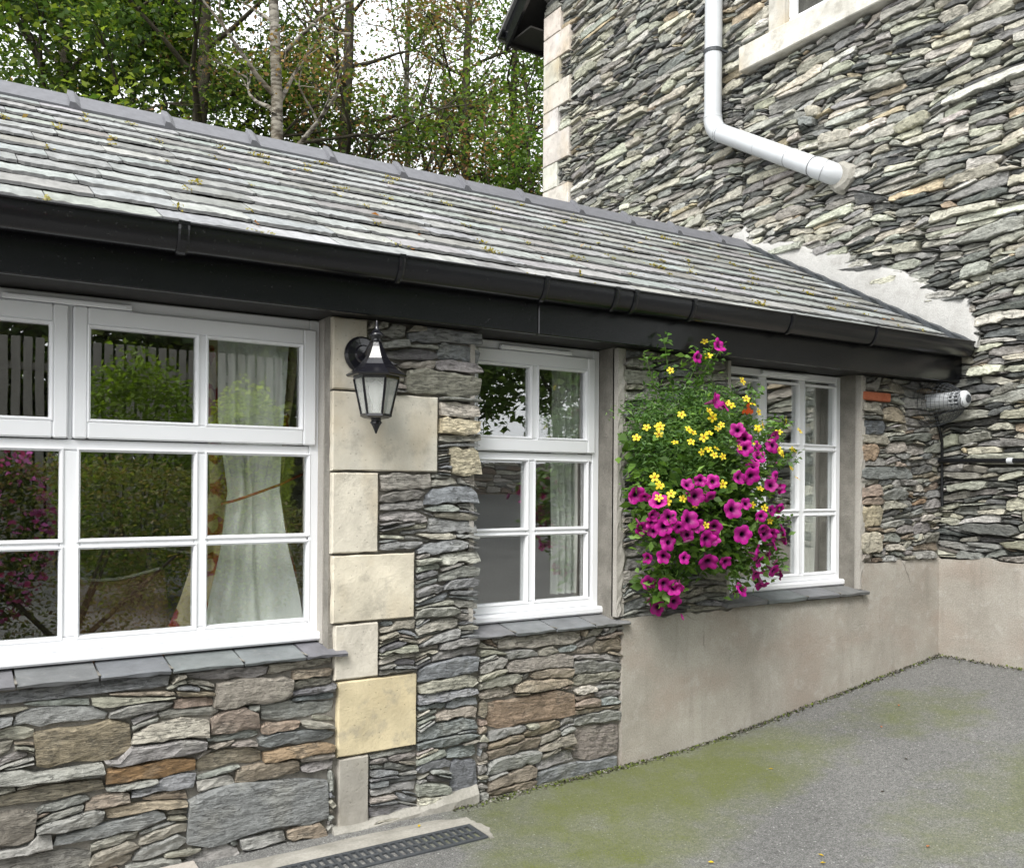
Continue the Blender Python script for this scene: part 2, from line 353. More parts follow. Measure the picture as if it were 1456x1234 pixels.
# ------------------------------------------------------------------ the ground
XG = 5.81
def gz(x, y):
    z = float(np.interp(x, [-2, 2.1, 3, 3.6, 4.47, 5.2, 5.9, 7], [0, .008, .036, .066, .172, .27, .355, .42]))
    if y < -5: z += (-5 - y) * .09 * min(1, (-5 - y) / 4)
    return z
def build_ground():
    xs = [-250, -80, -30, -12, -6] + [-3 + .25 * i for i in range(49)] + [11, 14, 20, 40, 80, 250]
    ys = [-250, -80, -40, -25, -18, -14, -11, -9, -7.5, -6.5, -5.5, -5] + [-4.6 + .2 * i for i in range(26)] + [2, 4, 7, 12, 20, 40, 80, 250]
    rg = random.Random(3); vs = []; nx = len(xs)
    for y in ys:
        for x in xs:
            d = .006 if (-3 < x < 8 and -5 < y < .4) else 0
            yy = max(y, -25); vs.append((x, y, gz(min(x, 7), yy) + rg.uniform(-d, d) * .5))
    fs = [(j * nx + i, j * nx + i + 1, (j + 1) * nx + i + 1, (j + 1) * nx + i) for j in range(len(ys) - 1) for i in range(nx - 1)]
    g = MB().add(vs, fs, smooth=True).build('ground', M['asphalt'], recalc=False); tag(g, 'grey tarmac yard with green algae and pale stone chips', 'ground', kind='structure')
build_ground()

# ------------------------------------------------------------------ rubble masonry
FRONT = lambda u, v, w: (u, -w, v)
GABLE = lambda u, v, w: (XG - w, -u, v)
def pack(u0, u1, base, top, obstacles, rg, Lm, Ls, tr, Tmax, gap, tilt=.06, tol=.028, big=.07):
    """fill a wall from the bottom up: every stone sits on the skyline of those below"""
    dx = .01; n = int(round((u1 - u0) / dx)); U = u0 + (np.arange(n) + .5) * dx
    h = np.array([base(u) for u in U]); tp = np.array([top(u) for u in U]); out = []
    def lift():
        for _ in range(3):
            for (a, b, z0, z1) in obstacles:
                k = (U > a) & (U < b) & (h >= z0 - .012) & (h < z1); h[k] = z1
    def ceil_():
        c = tp.copy()
        for (a, b, z0, z1) in obstacles:
            k = (U > a) & (U < b) & (h < z0); c[k] = np.minimum(c[k], z0)
        return c
    lift(); it = 0
    while it < 9000:
        it += 1
        act = np.where(h < tp - .012, h, 1e9); i = int(act.argmin())
        if act[i] > 1e8: break
        c = ceil_(); hm = h[i]; a = b = i
        while a > 0 and abs(h[a - 1] - hm) < tol and abs(h[a - 1] - h[a]) < .02 and abs(c[a - 1] - c[i]) < .3 and h[a - 1] < tp[a - 1] - .012: a -= 1
        while b < n - 1 and abs(h[b + 1] - hm) < tol and abs(h[b + 1] - h[b]) < .02 and abs(c[b + 1] - c[i]) < .3 and h[b + 1] < tp[b + 1] - .012: b += 1
        span = b - a + 1
        isbig = rg.random() < big
        L = max(5, int(min(3 * Lm, rg.lognormvariate(math.log(Lm), Ls)) * (1.35 if isbig else 1) / dx))
        if span > L * 1.5:
            if rg.random() < .5: b = a + L - 1
            else: a = b - L + 1
        elif span > L * 3: pass
        span = b - a + 1; l = span * dx
        lowwall = 1e9
        if a > 0: lowwall = min(lowwall, h[a - 1] - hm) if h[a - 1] > hm else lowwall
        if b < n - 1: lowwall = min(lowwall, h[b + 1] - hm) if h[b + 1] > hm else lowwall
        T = l * rg.uniform(*tr) * (1.5 if isbig else 1); T = min(Tmax * (1.25 if isbig else 1), max(.014, T)) * rg.uniform(.75, 1.2)
        if l < .06: T = min(max(.02, lowwall if lowwall < .12 else .04), .09)
        uu = U[a:b + 1]; bt = h[a:b + 1].copy(); s = np.linspace(-1, 1, span)
        if span > 2:
            k = np.polyfit(s, bt, 1); k[0] = max(-.03, min(.03, k[0])) ; ln = k[0] * s + max(k[1], (bt - k[0] * s).max() - T * .4)
        else: ln = np.full(span, bt.mean())
        rt_ = rg.uniform(2.5, 7); tl = rg.uniform(-tilt, tilt) * l * .5
        skew = rg.uniform(-.6, .6)
        kind = rg.random(); wg = rg.choice((-1, 1)) * rg.uniform(.25, .6) if kind < .35 else 0
        tpf = ln + T * (1 - (.30 if kind > .7 else .10) * np.abs(s) ** rt_ - abs(wg) * .5 * (1 + np.sign(wg) * s)) + tl * s + T * .07 * np.sin(s * rg.uniform(1, 3) + skew * 3)
        tpf = np.maximum(tpf, bt + .010); cc = c[a:b + 1]
        tpf = np.where(cc - tpf < .022, cc, np.minimum(tpf, cc))
        lb = np.maximum(bt, np.minimum(tpf - .006, .3 * bt + .7 * (k[0] * s + k[1] + .35 * (bt - k[0] * s - k[1]).max()))) if span > 4 else bt
        if l > .022 and (tpf - bt).mean() > .008: out.append((uu, lb + gap * .5, tpf - gap * .5, gap))
        h[a:b + 1] = tpf; lift()
    return out
def stone_geo(fr, st, p, rg, back=.05, rough=1., soft=1.):
    uu, bt, tp, gap = st; l = uu[-1] - uu[0]; K = max(3, min(9, int(l / .032) + 2))
    ui = np.linspace(uu[0] - .004 + gap * .5, uu[-1] + .004 - gap * .5, K); b = np.interp(ui, uu, bt); t = np.interp(ui, uu, tp); T = (t - b).mean()
    nz = lambda s: rg.uniform(-s, s)
    for e in (0, K - 1):
        m = (b[e] + t[e]) / 2 + nz(.15) * T; f = rg.uniform(.6, 1.) if T < .05 else rg.uniform(.86, 1.); b[e] = m + (b[e] - m) * f; t[e] = m + (t[e] - m) * f
    b += [nz(min(.006, T * .1)) for _ in range(K)]; t += [nz(min(.006, T * .1)) for _ in range(K)]
    rows = (0., .10, .5, .90, 1.) if T > .03 else (0., .5, 1.)
    edge = min(.007, T * .2) * soft; V = []; nr = len(rows); sh_ = min(.5 * T, .014); shr = (nz(sh_), nz(sh_))
    ty = nz(.010) * rough; tzz = nz(.012) * rough
    for k in range(K):
        pu = ui[k] + (nz(l / K * .22) if 0 < k < K - 1 else 0)
        for r, f in enumerate(rows):
            e = (edge if r in (0, nr - 1) else 0) + (edge * .9 if k in (0, K - 1) else 0)
            w = p - e + nz(.0035) * rough + ty * (2 * k / (K - 1) - 1) + tzz * (2 * f - 1) * min(1, T / .06)
            ff = f + (nz(.07) if 0 < r < nr - 1 else 0)
            V.append((pu + ((f - .5) * shr[0] if k == 0 else (f - .5) * shr[1] if k == K - 1 else 0), b[k] + (t[k] - b[k]) * ff, w))
    F = []
    for k in range(K - 1):
        for r in range(nr - 1): q = k * nr + r; F.append((q, q + nr, q + nr + 1, q + 1))
    ring = [k * nr for k in range(K)] + [(K - 1) * nr + r for r in range(1, nr)] + [k * nr + nr - 1 for k in range(K - 2, -1, -1)] + [r for r in range(nr - 2, 0, -1)]
    n0 = len(V)
    for q in ring: V.append((V[q][0], V[q][1], -back))
    m = len(ring)
    for j in range(m): j2 = (j + 1) % m; F.append((ring[j], n0 + j, n0 + j2, ring[j2]))
    return [fr(*v) for v in V], F
def emit_stones(stones, fr, mat, parent, colf, prot, rg, name, nmax, vis, rough=1., back=.05, soft=1.):
    area = []
    for i, st in enumerate(stones):
        a = (st[0][-1] - st[0][0]) * (st[2] - st[1]).mean(); area.append((a if vis(st) else a * .001, i))
    area.sort(reverse=True); single = {i for _, i in area[:nmax]}
    rest = MB(); nrest = 0
    for i, st in enumerate(stones):
        V, F = stone_geo(fr, st, prot(st), rg, back, rough, soft); c = colf(st)
        if i in single: MB().add(V, F, c).build(name, mat, parent, recalc=False)
        else: rest.add(V, F, c); nrest += 1
    if nrest: rest.build('small_stones', mat, parent, recalc=False, kind='stuff')
def jit(rg, c, s=.18):
    f = rg.uniform(1 - s, 1 + s); return tuple(max(.01, x * f * rg.uniform(.96, 1.04)) for x in c)

# ------------------------------------------------------------------ cottage: walls
cottage = empty('stone_cottage', (2.6, 0, 0), label='low slate-roofed stone cottage with white windows and black gutter', cat='cottage')
X_L = -1.0
W1 = (-.565, 1.405, .815, 2.2); W2 = (2.11, 2.955, .82, 2.2); W3 = (3.79, 4.935, .862, 2.2)
WY = .14
SOF = 2.205
def wall_core():
    b = MB(); y0, y1 = .018, .30
    segs = [(X_L, -.565, 0), (-.565, 1.405, W1), (1.405, 2.11, 0), (2.11, 2.955, W2), (2.955, 3.79, 0), (3.79, 4.935, W3), (4.935, XG + .03, 0)]
    for (a, c, w) in segs:
        if w: b.box(a, c, y0, y1, -.3, w[2] - .07)
        else: b.box(a, c, y0, y1, -.3, SOF)
    b.box(X_L, XG + .03, y0 + .14, y1, SOF + .002, 2.5)
    return b.build('wall', M['mortar'], cottage)
wall = wall_core()
def dressed(a, b, z0, z1, fr, w, back, c, parent, rg=random.Random(12)):
    """a sawn block whose arrises are a little chipped"""
    K, Rw = 10, 9; V = []; nz = lambda s: rg.uniform(-s, s)
    fk = lambda i, n, L: 0. if i == 0 else 1. if i == n - 1 else (.007 + (L - .014) * (i - 1) / (n - 3)) / L
    for k in range(K):
        for r in range(Rw):
            ed = k in (0, K - 1) or r in (0, Rw - 1); u = a + (b - a) * fk(k, K, b - a); v = z0 + (z1 - z0) * fk(r, Rw, z1 - z0)
            if k in (0, K - 1): u += (1 if k == 0 else -1) * abs(rg.gauss(0, .0022))
            if r in (0, Rw - 1): v += (1 if r == 0 else -1) * abs(rg.gauss(0, .0022))
            V.append((u, v, w - (.006 + abs(nz(.003)) if ed else abs(nz(.0012)))))
    F = [(k * Rw + r, k * Rw + Rw + r, k * Rw + Rw + r + 1, k * Rw + r + 1) for k in range(K - 1) for r in range(Rw - 1)]
    ring = [k * Rw for k in range(K)] + [(K - 1) * Rw + r for r in range(1, Rw)] + [k * Rw + Rw - 1 for k in range(K - 2, -1, -1)] + [r for r in range(Rw - 2, 0, -1)]
    n0 = len(V); V += [(V[q][0], V[q][1], back) for q in ring]; m = len(ring)
    F += [(ring[j], n0 + j, n0 + (j + 1) % m, ring[(j + 1) % m]) for j in range(m)]
    return MB().add([fr(*v) for v in V], F, c).build('quoin_stone', M['sandstone'], parent, recalc=False)
QU = [(1.405, 1.565, 1.892, 2.2, (.50, .47, .40)), (1.405, 1.912, 1.545, 1.886, (.60, .57, .49)), (1.407, 1.622, 1.192, 1.539, (.60, .56, .47)),
      (1.412, 1.800, .895, 1.186, (.62, .57, .46)), (1.425, 1.628, .652, .889, (.60, .56, .48)), (1.440, 1.815, .322, .646, (.58, .50, .33)), (1.445, 1.587, -.02, .316, (.36, .34, .30))]
for (a, b, z0, z1, c) in QU:
    dressed(a, b, z0, z1, FRONT, .014, -.075, c, cottage)
MB().box(1.4, 1.428, .0751, .16, .80, 2.2).build('reveal', M['reveal'], cottage)
rs = random.Random(21)
FIXED = [(.83, 1.40, .07, .275, (0.204, 0.216, 0.222)) , (.535, .86, .365, .425, (0.300, 0.186, 0.096)) , (2.19, 2.70, .335, .47, (0.228, 0.168, 0.126)) , (1.755, 2.135, 1.895, 2.0, (0.252, 0.246, 0.204)) ,
         (1.925, 2.13, 1.80, 1.868, (0.480, 0.456, 0.396)) , (1.925, 2.13, 1.722, 1.79, (0.528, 0.456, 0.324)) , (4.95, 5.50, 1.545, 1.62, (0.204, 0.210, 0.198)) , (4.955, 5.16, 1.235, 1.37, (0.432, 0.372, 0.264)) ,
         (4.95, 5.13, 1.07, 1.2, (0.480, 0.444, 0.348)) , (4.95, 5.12, 1.66, 1.76, (0.408, 0.324, 0.228)) , (4.95, 5.2, 1.83, 1.92, (0.156, 0.168, 0.174)) , (3.0, 3.24, 2.02, 2.10, (0.336, 0.324, 0.276)) , (3.17, 3.45, 1.86, 1.94, (0.504, 0.480, 0.408)) ,
         (2.70, 2.98, .10, .27, (0.204, 0.180, 0.156)) , (1.98, 2.13, 1.53, 1.66, (0.396, 0.360, 0.264)) , (.30, .62, .46, .60, (0.252, 0.210, 0.156)) , (.93, 1.24, .60, .70, (0.252, 0.240, 0.198)) , (-.1, .30, .20, .335, (0.198, 0.180, 0.156)) , (.05, .48, -.02, .16, (0.180, 0.168, 0.156)) , (2.0, 2.13, .05, .22, (0.144, 0.156, 0.168)) ]
BRICK = (4.95, 5.235, 2.045, 2.10)
SILL_Z = (.79, .795, .835)
obs = [(a - .006, b + .006, z0 - .006, z1 + .006) for (a, b, z0, z1, _) in QU]
obs += [(f[0] - .004, f[1] + .004, f[2] - .004, f[3] + .004) for f in FIXED] + [(BRICK[0], BRICK[1], BRICK[2] - .008, BRICK[3] + .008)]
obs += [(-.57, 1.41, .755, 2.3), (2.14, 2.998, .765, 2.3), (3.77, 4.945, .6, 2.3)]
def cbase(u):
    if u > 4.945: return 1.005
    if u > 2.997: return .795
    return -.05
stones = []
for (a, b, Lm, Ls, trr, Tm) in ((X_L, 1.43, .22, .55, (.13, .30), .066), (1.43, 2.14, .19, .5, (.13, .32), .07), (2.14, 2.996, .19, .55, (.15, .4), .075), (2.997, 3.775, .19, .5, (.13, .32), .075), (4.946, XG, .17, .5, (.15, .4), .065)):
    stones += pack(a, b, cbase, lambda u: 2.2, obs, rs, Lm, Ls, trr, Tm, .007)
for f in FIXED:
    uu = np.arange(f[0], f[1] + .001, .01); s = np.linspace(-1, 1, len(uu)); T = f[3] - f[2]
    stones.append((uu, f[2] + .07 * T * np.abs(s) ** 4 + .05 * T * np.sin(4 * s + f[0] * 9), f[3] - .10 * T * np.abs(s + .1) ** 5 - .06 * T * np.sin(3 * s + f[0] * 7), .006))
fixcol = {(round(f[0], 3), f[2], f[3]): f[4] for f in FIXED}
GREY, BLUE, OLIVE, BROWN, PALE, RUST, DARK = (.27, .268, .25), (.215, .222, .226), (.295, .28, .235), (.265, .222, .172), (.42, .40, .345), (.28, .20, .13), (.14, .142, .14)
def ccol(st):
    zm = float((st[1] + st[2]).mean()) / 2
    for (x0, za, zb), cf in fixcol.items():
        if abs(float(st[0][0]) - x0) < .004 and abs(zm - (za + zb) / 2) < .012: return jit(rs, cf, .05)
    u = st[0].mean(); r = rs.random()
    if u < 1.43 or 2.14 < u < 3: w = ((GREY, .34), (OLIVE, .28), (BROWN, .22), (BLUE, .10), (PALE, .04), (RUST, .02))
    elif u > 4.9: w = ((GREY, .4), (OLIVE, .2), (DARK, .12), (PALE, .12), (BROWN, .14), (RUST, .02))
    else: w = ((GREY, .42), (BLUE, .26), (OLIVE, .18), (DARK, .07), (PALE, .07))
    for c, p in w:
        if r < p: return jit(rs, c)
        r -= p
    return jit(rs, GREY)
emit_stones(stones, FRONT, M['slate_stone'], wall, ccol, lambda st: rs.uniform(-.004, .026) if rs.random() < .85 else rs.uniform(.02, .04), rs, 'stone', 298, lambda st: st[0].mean() > .15, .9, .03, .65)
MB().cbox(BRICK[0], BRICK[1], -.02, .05, BRICK[2], BRICK[3], .006).build('brick', M['brick'], wall)

def strip(fr, pts_lo, pts_hi, w, thick, rg, amp, n=3, smooth=False, taper=0.):
    """irregular plaster sheet between two polylines (u,v), thick at the middle and feathered at the edges"""
    b = MB(); K = len(pts_lo); rows = n + 2; V = []
    for k in range(K):
        for r in range(rows):
            f = r / (rows - 1); u = pts_lo[k][0] + (pts_hi[k][0] - pts_lo[k][0]) * f; v = pts_lo[k][1] + (pts_hi[k][1] - pts_lo[k][1]) * f
            V.append(fr(u, v, w + rg.uniform(-amp, amp) - taper * f * f - (thick if r == rows - 1 else 0)))
    for k in range(K):
        for f in (0, 1):
            p = pts_hi[k] if f else pts_lo[k]; V.append(fr(p[0], p[1], w - thick - .03))
    b.add(V[:K * rows], [(k * rows + r, (k + 1) * rows + r, (k + 1) * rows + r + 1, k * rows + r + 1) for k in range(K - 1) for r in range(rows - 1)], smooth=smooth)
    F = []; o = K * rows
    for k in range(K - 1):
        F.append((k * rows, o + 2 * k, o + 2 * k + 2, (k + 1) * rows)); F.append((k * rows + rows - 1, (k + 1) * rows + rows - 1, o + 2 * k + 3, o + 2 * k + 1))
    F.append(tuple([r for r in range(rows)] + [o + 1, o])); F.append(tuple([(K - 1) * rows + r for r in range(rows - 1, -1, -1)] + [o + 2 * K - 2, o + 2 * K - 1]))
    return b.add(V, F)
rp = random.Random(5)
def plinth():
    us = np.linspace(2.996, XG + .02, 60); lo = []; hi = []
    for u in us:
        t = .793 if u < 3.77 else (.80 if u < 4.945 else 1.008)
        lo.append((u, gz(u, 0) - .08)); hi.append((u, t + rp.uniform(-.012, .012) * (1 if (u < 3.77 or u > 4.95) else 0)))
    i = [k for k in range(60) if us[k] > 4.945][0]
    A = strip(FRONT, lo[:i + 1], [(h[0], min(h[1], .80)) for h in hi[:i + 1]], .016, .006, rp, .0014, 16, True)
    B = strip(FRONT, lo[i:], hi[i:], .0155, .006, rp, .0014, 16, True)
    A.build('render_plinth', M['render_plinth'], cottage); B.build('render_plinth', M['render_plinth'], cottage)
plinth()
# plaster reveals and rough plaster margins beside the windows
def margin(x, z0, z1, wd, side):
    zs = np.linspace(z0, z1, 40); b = []; e = []
    for z in zs: b.append((x, z)); e.append((x + side * max(.004, wd + rp.uniform(-.5, .5) * wd * .8 + .35 * wd * math.sin(z * 7)), z))
    s = strip(lambda u, v, w: (u, -w, v), b, e, .014, .012, rp, .003, 2)
    return s
for (x, z0, wd) in ((2.958, .81, .042), (4.938, .84, .034)):
    m = margin(x - .003, z0 + .001, 2.199, wd + .003, 1); m.box(x, x + .055, -.004, .16, z0, 2.2); m.build('reveal', M['reveal'], cottage)
MB().box(-.60, -.566, -.012, .16, .8, 2.2).build('reveal', M['reveal'], cottage)
MB().box(2.085, 2.109, .0, .16, .8, 2.2).build('reveal', M['reveal'], cottage)
MB().box(3.765, 3.788, .0, .16, .84, 2.2).build('reveal', M['reveal'], cottage)
# cement toe at the foot of the pier
strip(FRONT, [(u, -.06) for u in np.linspace(1.42, 2.13, 20)], [(u, .03 + .06 * max(0, (u - 1.6)) / .5 + rp.uniform(-.006, .006)) for u in np.linspace(1.42, 2.13, 20)], .036, .022, rp, .002, 3).build('cement_toe', M['concrete'], cottage)

# ------------------------------------------------------------------ windows
def pane(parent, x0, x1, z0, z1, y): MB().box(x0, x1, y, y + .005, z0, z1).build('pane', M['glass'], parent)
def bar(parent, name, x0, x1, z0, z1, y0, y1, ch=.006): return MB().cbox(x0, x1, y0, y1, z0, z1, ch).build(name, M['upvc'], parent)
def bead(parent, x0, x1, z0, z1, y):
    """glazing bead: a thin bevelled lip around one pane"""
    b = MB(); t = .014
    ring = lambda d, yy: [(x0 - t + d, yy, z0 - t + d), (x1 + t - d, yy, z0 - t + d), (x1 + t - d, yy, z1 + t - d), (x0 - t + d, yy, z1 + t - d)]
    b.loft([ring(0, y + .004), ring(0, y - .007), ring(.005, y - .009), ring(.013, y + .004), ring(.014, y + .02)], cap=False)
    b.build('glazing_bead', M['upvc'], parent)
def window(W, muls, zr, sash_z, light_edges, vents):
    """muls: pane columns of the fixed lights [(x0,x1)], zr: pane rows; sash_z: opening lights above or None"""
    x0, x1, z0, z1 = W; y = WY; root = empty('window', ((x0 + x1) / 2, y, z0)); root.parent = cottage; root.matrix_parent_inverse = Matrix.Translation(-wloc(cottage))
    yb = y + .065; FW = .045
    fr = MB(); zt = z1
    fr.cbox(x0, x0 + FW, y, yb, z0 + .03, z1, .005); fr.cbox(x1 - FW, x1, y, yb, z0 + .03, z1, .005)
    fr.cbox(x0 + FW, x1 - FW, y, yb, z1 - .045, z1 - .0002, .005)
    fr.cbox(x0 + FW, x1 - FW, y, yb, z0 + .034, zr[0][0] - .003, .005)
    fr.build('frame', M['upvc'], root)
    MB().cbox(x0 - .004, x1 + .012, y - .040, yb, z0 - .004, z0 + .0335, .009).build('frame_sill', M['upvc'], root)
    top_fixed = sash_z[0] - .045 if sash_z else z1 - .0455
    for i in range(len(muls) - 1): bar(root, 'glazing_bar', muls[i][1] + .002, muls[i + 1][0] - .002, zr[0][0] - .0025, top_fixed - .0005, y + .004, yb, .004)
    for c in muls:
        for i in range(len(zr) - 1): bar(root, 'glazing_bar', c[0] - .001, c[1] + .001, zr[i][1] + .002, zr[i + 1][0] - .002, y + .005, yb - .002, .004)
        for r in zr:
            pane(root, c[0] - .004, c[1] + .004, r[0] - .004, r[1] + .004, y + .028); bead(root, c[0], c[1], r[0], r[1], y + .006)
    fr2 = MB()
    if sash_z:
        fr2.cbox(x0 + FW + .0005, x1 - FW - .0005, y + .001, yb, sash_z[0] - .0445, sash_z[0] - .004, .005)
        fr2.build('transom', M['upvc'], root)
        for (a, b, cols) in light_edges:
            s = MB(); ys = y - .020; ye = y + .04; sz0, sz1 = sash_z; pz0, pz1 = sz0 + .078, sz1 - .078
            s.cbox(a, cols[0][0] - .013, ys, ye, sz0, sz1, .006); s.cbox(cols[-1][1] + .013, b, ys, ye, sz0, sz1, .006)
            s.cbox(cols[0][0] - .0128, cols[-1][1] + .0128, ys + .0005, ye, sz0 + .0005, pz0 - .012, .006); s.cbox(cols[0][0] - .0128, cols[-1][1] + .0128, ys + .0005, ye, pz1 + .012, sz1 - .0005, .006)
            s.build('sash', M['upvc'], root)
            for i in range(len(cols) - 1): bar(root, 'glazing_bar', cols[i][1] + .002, cols[i + 1][0] - .002, pz0 - .0115, pz1 + .0115, ys + .006, ye - .002, .004)
            for c in cols: pane(root, c[0] - .004, c[1] + .004, pz0 - .004, pz1 + .004, ys + .03); bead(root, c[0], c[1], pz0, pz1, ys + .008)
        for i in range(len(light_edges) - 1):
            bar(root, 'mullion', light_edges[i][1] + .0005, light_edges[i + 1][0] - .0005, sash_z[0] - .003, sash_z[1] + .001, y + .002, yb, .003)
    for (a, b) in vents:
        v = MB(); zz = z1 - .031 if sash_z else z1 - .022
        v.cbox(a, b, y - .026, y - .0005, zz - .011, zz + .011, .003); v.cbox(a + .02, b - .02, y - .029, y - .0262, zz - .004, zz + .007, .002)
        v.build('trickle_vent', M['upvc'], root)
    return root
ROWS = ((.905, 1.232), (1.274, 1.606)); SZ = (1.655, 2.156)
window(W1, [(-.505, -.087), (-.031, .386), (.460, .878), (.934, 1.354)], ROWS, SZ, [(-.535, .411, [(-.472, -.085), (-.032, .347)]), (.428, 1.384, [(.491, .877), (.930, 1.314)])], [(.19, .634), (-.45, 0.)])
window(W2, [(2.172, 2.497), (2.557, 2.874)], ROWS, SZ, [(2.138, 2.915, [(2.205, 2.505), (2.562, 2.852)])], [(2.324, 2.756)])
window(W3, [(3.85, 4.171), (4.245, 4.531), (4.597, 4.883)], ((.945, 1.30), (1.348, 1.712), (1.76, 2.122)), None, [], [(4.18, 4.59)])
# slate sills, laid in pieces
def m_sslate():
    t = NT('sill_slate'); p = t.pos(); n1 = t.noise(p, 10, 5, .6); n2 = t.noise(t.pos((1, 1, 5)), 60, 4, .6)
    c = t.mix(1., t.attr(), t.ramp(n1, (.3, .8), (.7, 1.25)), 'MULTIPLY'); c = t.mix(t.ramp(t.noise(p, 26, 4), (.6, 0.), (.75, .35)), c, (.28, .28, .26))
    return t.fin(c, .55, t.bump(t.math('ADD', n1, n2), .3, .005), .4)
M['roof_slate_dark'] = m_sslate()
def slate_sill(xs, z, y0, y1, th, rr):
    root = empty('window_sill', ((xs[0] + xs[-1]) / 2, 0, z)); root.parent = cottage; root.matrix_parent_inverse = Matrix.Translation(-wloc(cottage))
    for a, b in zip(xs[:-1], xs[1:]):
        V = []; K = 7; q = rr.uniform(-.002, .002)
        for k in range(K):
            x = a + .004 + (b - a - .008) * k / (K - 1); yo = y0 + rr.uniform(-.006, .006)
            V += [(x, y1, z - th + .028), (x, yo + .006, z - th + rr.uniform(-.003, .003)), (x, yo, z - .004 + q + rr.uniform(-.003, .003)), (x, yo + .012, z + q), (x, y1, z + .028 + q)]
        F = [(k * 5 + r, k * 5 + (r + 1) % 5, k * 5 + 5 + (r + 1) % 5, k * 5 + 5 + r) for k in range(K - 1) for r in range(5)] + [tuple(range(5)), tuple((K - 1) * 5 + r for r in range(5))]
        MB().add(V, F, jit(rr, (.15, .156, .163), .12)).build('sill_slate', M['roof_slate_dark'], root)
    j = MB()
    for x in xs[1:-1]: j.box(x - .0042, x + .0042, y0 + .004, y1 - .004, z - th + .02, z + .004)
    j.box(xs[0] + .01, xs[-1] - .01, y0 + .06, y1 - .01, z - th - .02, z - th + .012)
    j.build('mortar_joint', M['mortar'], root)
rq = random.Random(9)
slate_sill([-.62, -.30, -.02, .236, .506, .76, 1.033, 1.293, 1.475], .777, -.045, .135, .015, rq)
slate_sill([2.065, 2.321, 2.56, 2.80, 3.03], .786, -.045, .135, .014, rq)
slate_sill([3.715, 4.05, 4.402, 4.70, 4.985], .832, -.055, .135, .022, rq)

# ------------------------------------------------------------------ cottage: roof
PIT = math.atan2(3.525 - 2.425, 1.783 + .235); CP, SP = math.cos(PIT), math.sin(PIT); VL = 2.018 / CP
ROOF = lambda u, v, w: (u, -.235 + v * CP - w * SP, 2.425 + v * SP + w * CP)
XR0 = -1.05
rd = MB(); rd.add([ROOF(XR0, 0, -.03), ROOF(XG, 0, -.03), ROOF(XG, VL, -.03), ROOF(XR0, VL, -.03), ROOF(XR0, 0.02, -.06), ROOF(XG, 0.02, -.06), ROOF(XG, VL, -.06), ROOF(XR0, VL, -.06)],
                  [(0, 1, 2, 3), (7, 6, 5, 4), (0, 4, 5, 1), (1, 5, 6, 2), (2, 6, 7, 3), (3, 7, 4, 0)], (.1, .1, .1))
yb_ = 1.783 * 2 + .235
rd.add([(XR0, 1.783, 3.495), (XG, 1.783, 3.495), (XG, yb_, 2.395), (XR0, yb_, 2.395), (XR0, 1.783, 3.46), (XG, 1.783, 3.46), (XG, yb_, 2.36), (XR0, yb_, 2.36)], [(0, 1, 2, 3), (7, 6, 5, 4), (0, 4, 5, 1), (1, 5, 6, 2), (2, 6, 7, 3), (3, 7, 4, 0)], (.2, .2, .2))
roof = rd.build('roof', M['roof_slate'], cottage)
rl = random.Random(31)
NC = 12; EXP = (VL - .10) / NC
def slate(u0, u1, v0, k, rg):
    K = 15; th = rg.uniform(.0075, .012); ln = EXP * 1.6; V = []; C = []; w0 = rg.uniform(.003, .006); w1 = w0 - (th + .003) * 1.6
    base = jit(rg, (.285, .295, .287), .13) if rg.random() < .85 else jit(rg, (.22, .22, .208), .1)
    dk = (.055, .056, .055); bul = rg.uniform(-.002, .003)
    sl = lambda v: w0 + (w1 - w0) * (v / ln)
    e = [rg.uniform(-.006, .006) for _ in range(K)]
    for q in range(K):
        f = q / (K - 1); u = u0 + .002 + (u1 - u0 - .004) * f; dz = bul * (1 - (2 * f - 1) ** 2)
        cut = .012 if q in (0, K - 1) else 0
        vt = v0 + e[q] + cut + rg.uniform(.004, .024); vb = v0 + e[q] + cut - rg.uniform(0, .006)
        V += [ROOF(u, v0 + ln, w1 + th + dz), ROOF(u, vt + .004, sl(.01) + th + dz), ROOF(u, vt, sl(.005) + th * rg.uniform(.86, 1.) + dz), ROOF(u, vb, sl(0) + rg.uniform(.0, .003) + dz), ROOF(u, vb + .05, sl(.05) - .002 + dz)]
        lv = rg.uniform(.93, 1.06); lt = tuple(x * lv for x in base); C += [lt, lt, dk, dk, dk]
    F = [(q * 5 + r, q * 5 + r + 1, q * 5 + 6 + r, q * 5 + 5 + r) for q in range(K - 1) for r in range(4)]
    F += [(q * 5 + 4, q * 5, q * 5 + 5, q * 5 + 9) for q in range(K - 1)] + [(0, 1, 2, 3, 4), tuple((K - 1) * 5 + r for r in (4, 3, 2, 1, 0))]
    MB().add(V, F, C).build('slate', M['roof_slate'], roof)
joints = []
for c in range(NC):
    u = XR0 + rl.uniform(0, .2) - .2; v0 = c * EXP + (0 if c else -.01)
    while u < XG - .03:
        wd = rl.uniform(.24, .35) * (1.08 - .025 * c); u1 = min(u + wd, XG - .015)
        if XG - u1 < .12: u1 = XG - .015
        if u1 > XR0 + .1: slate(max(u, XR0), u1, v0 + rl.uniform(-.004, .004), c, rl); joints.append((u1, v0))
        u = u1
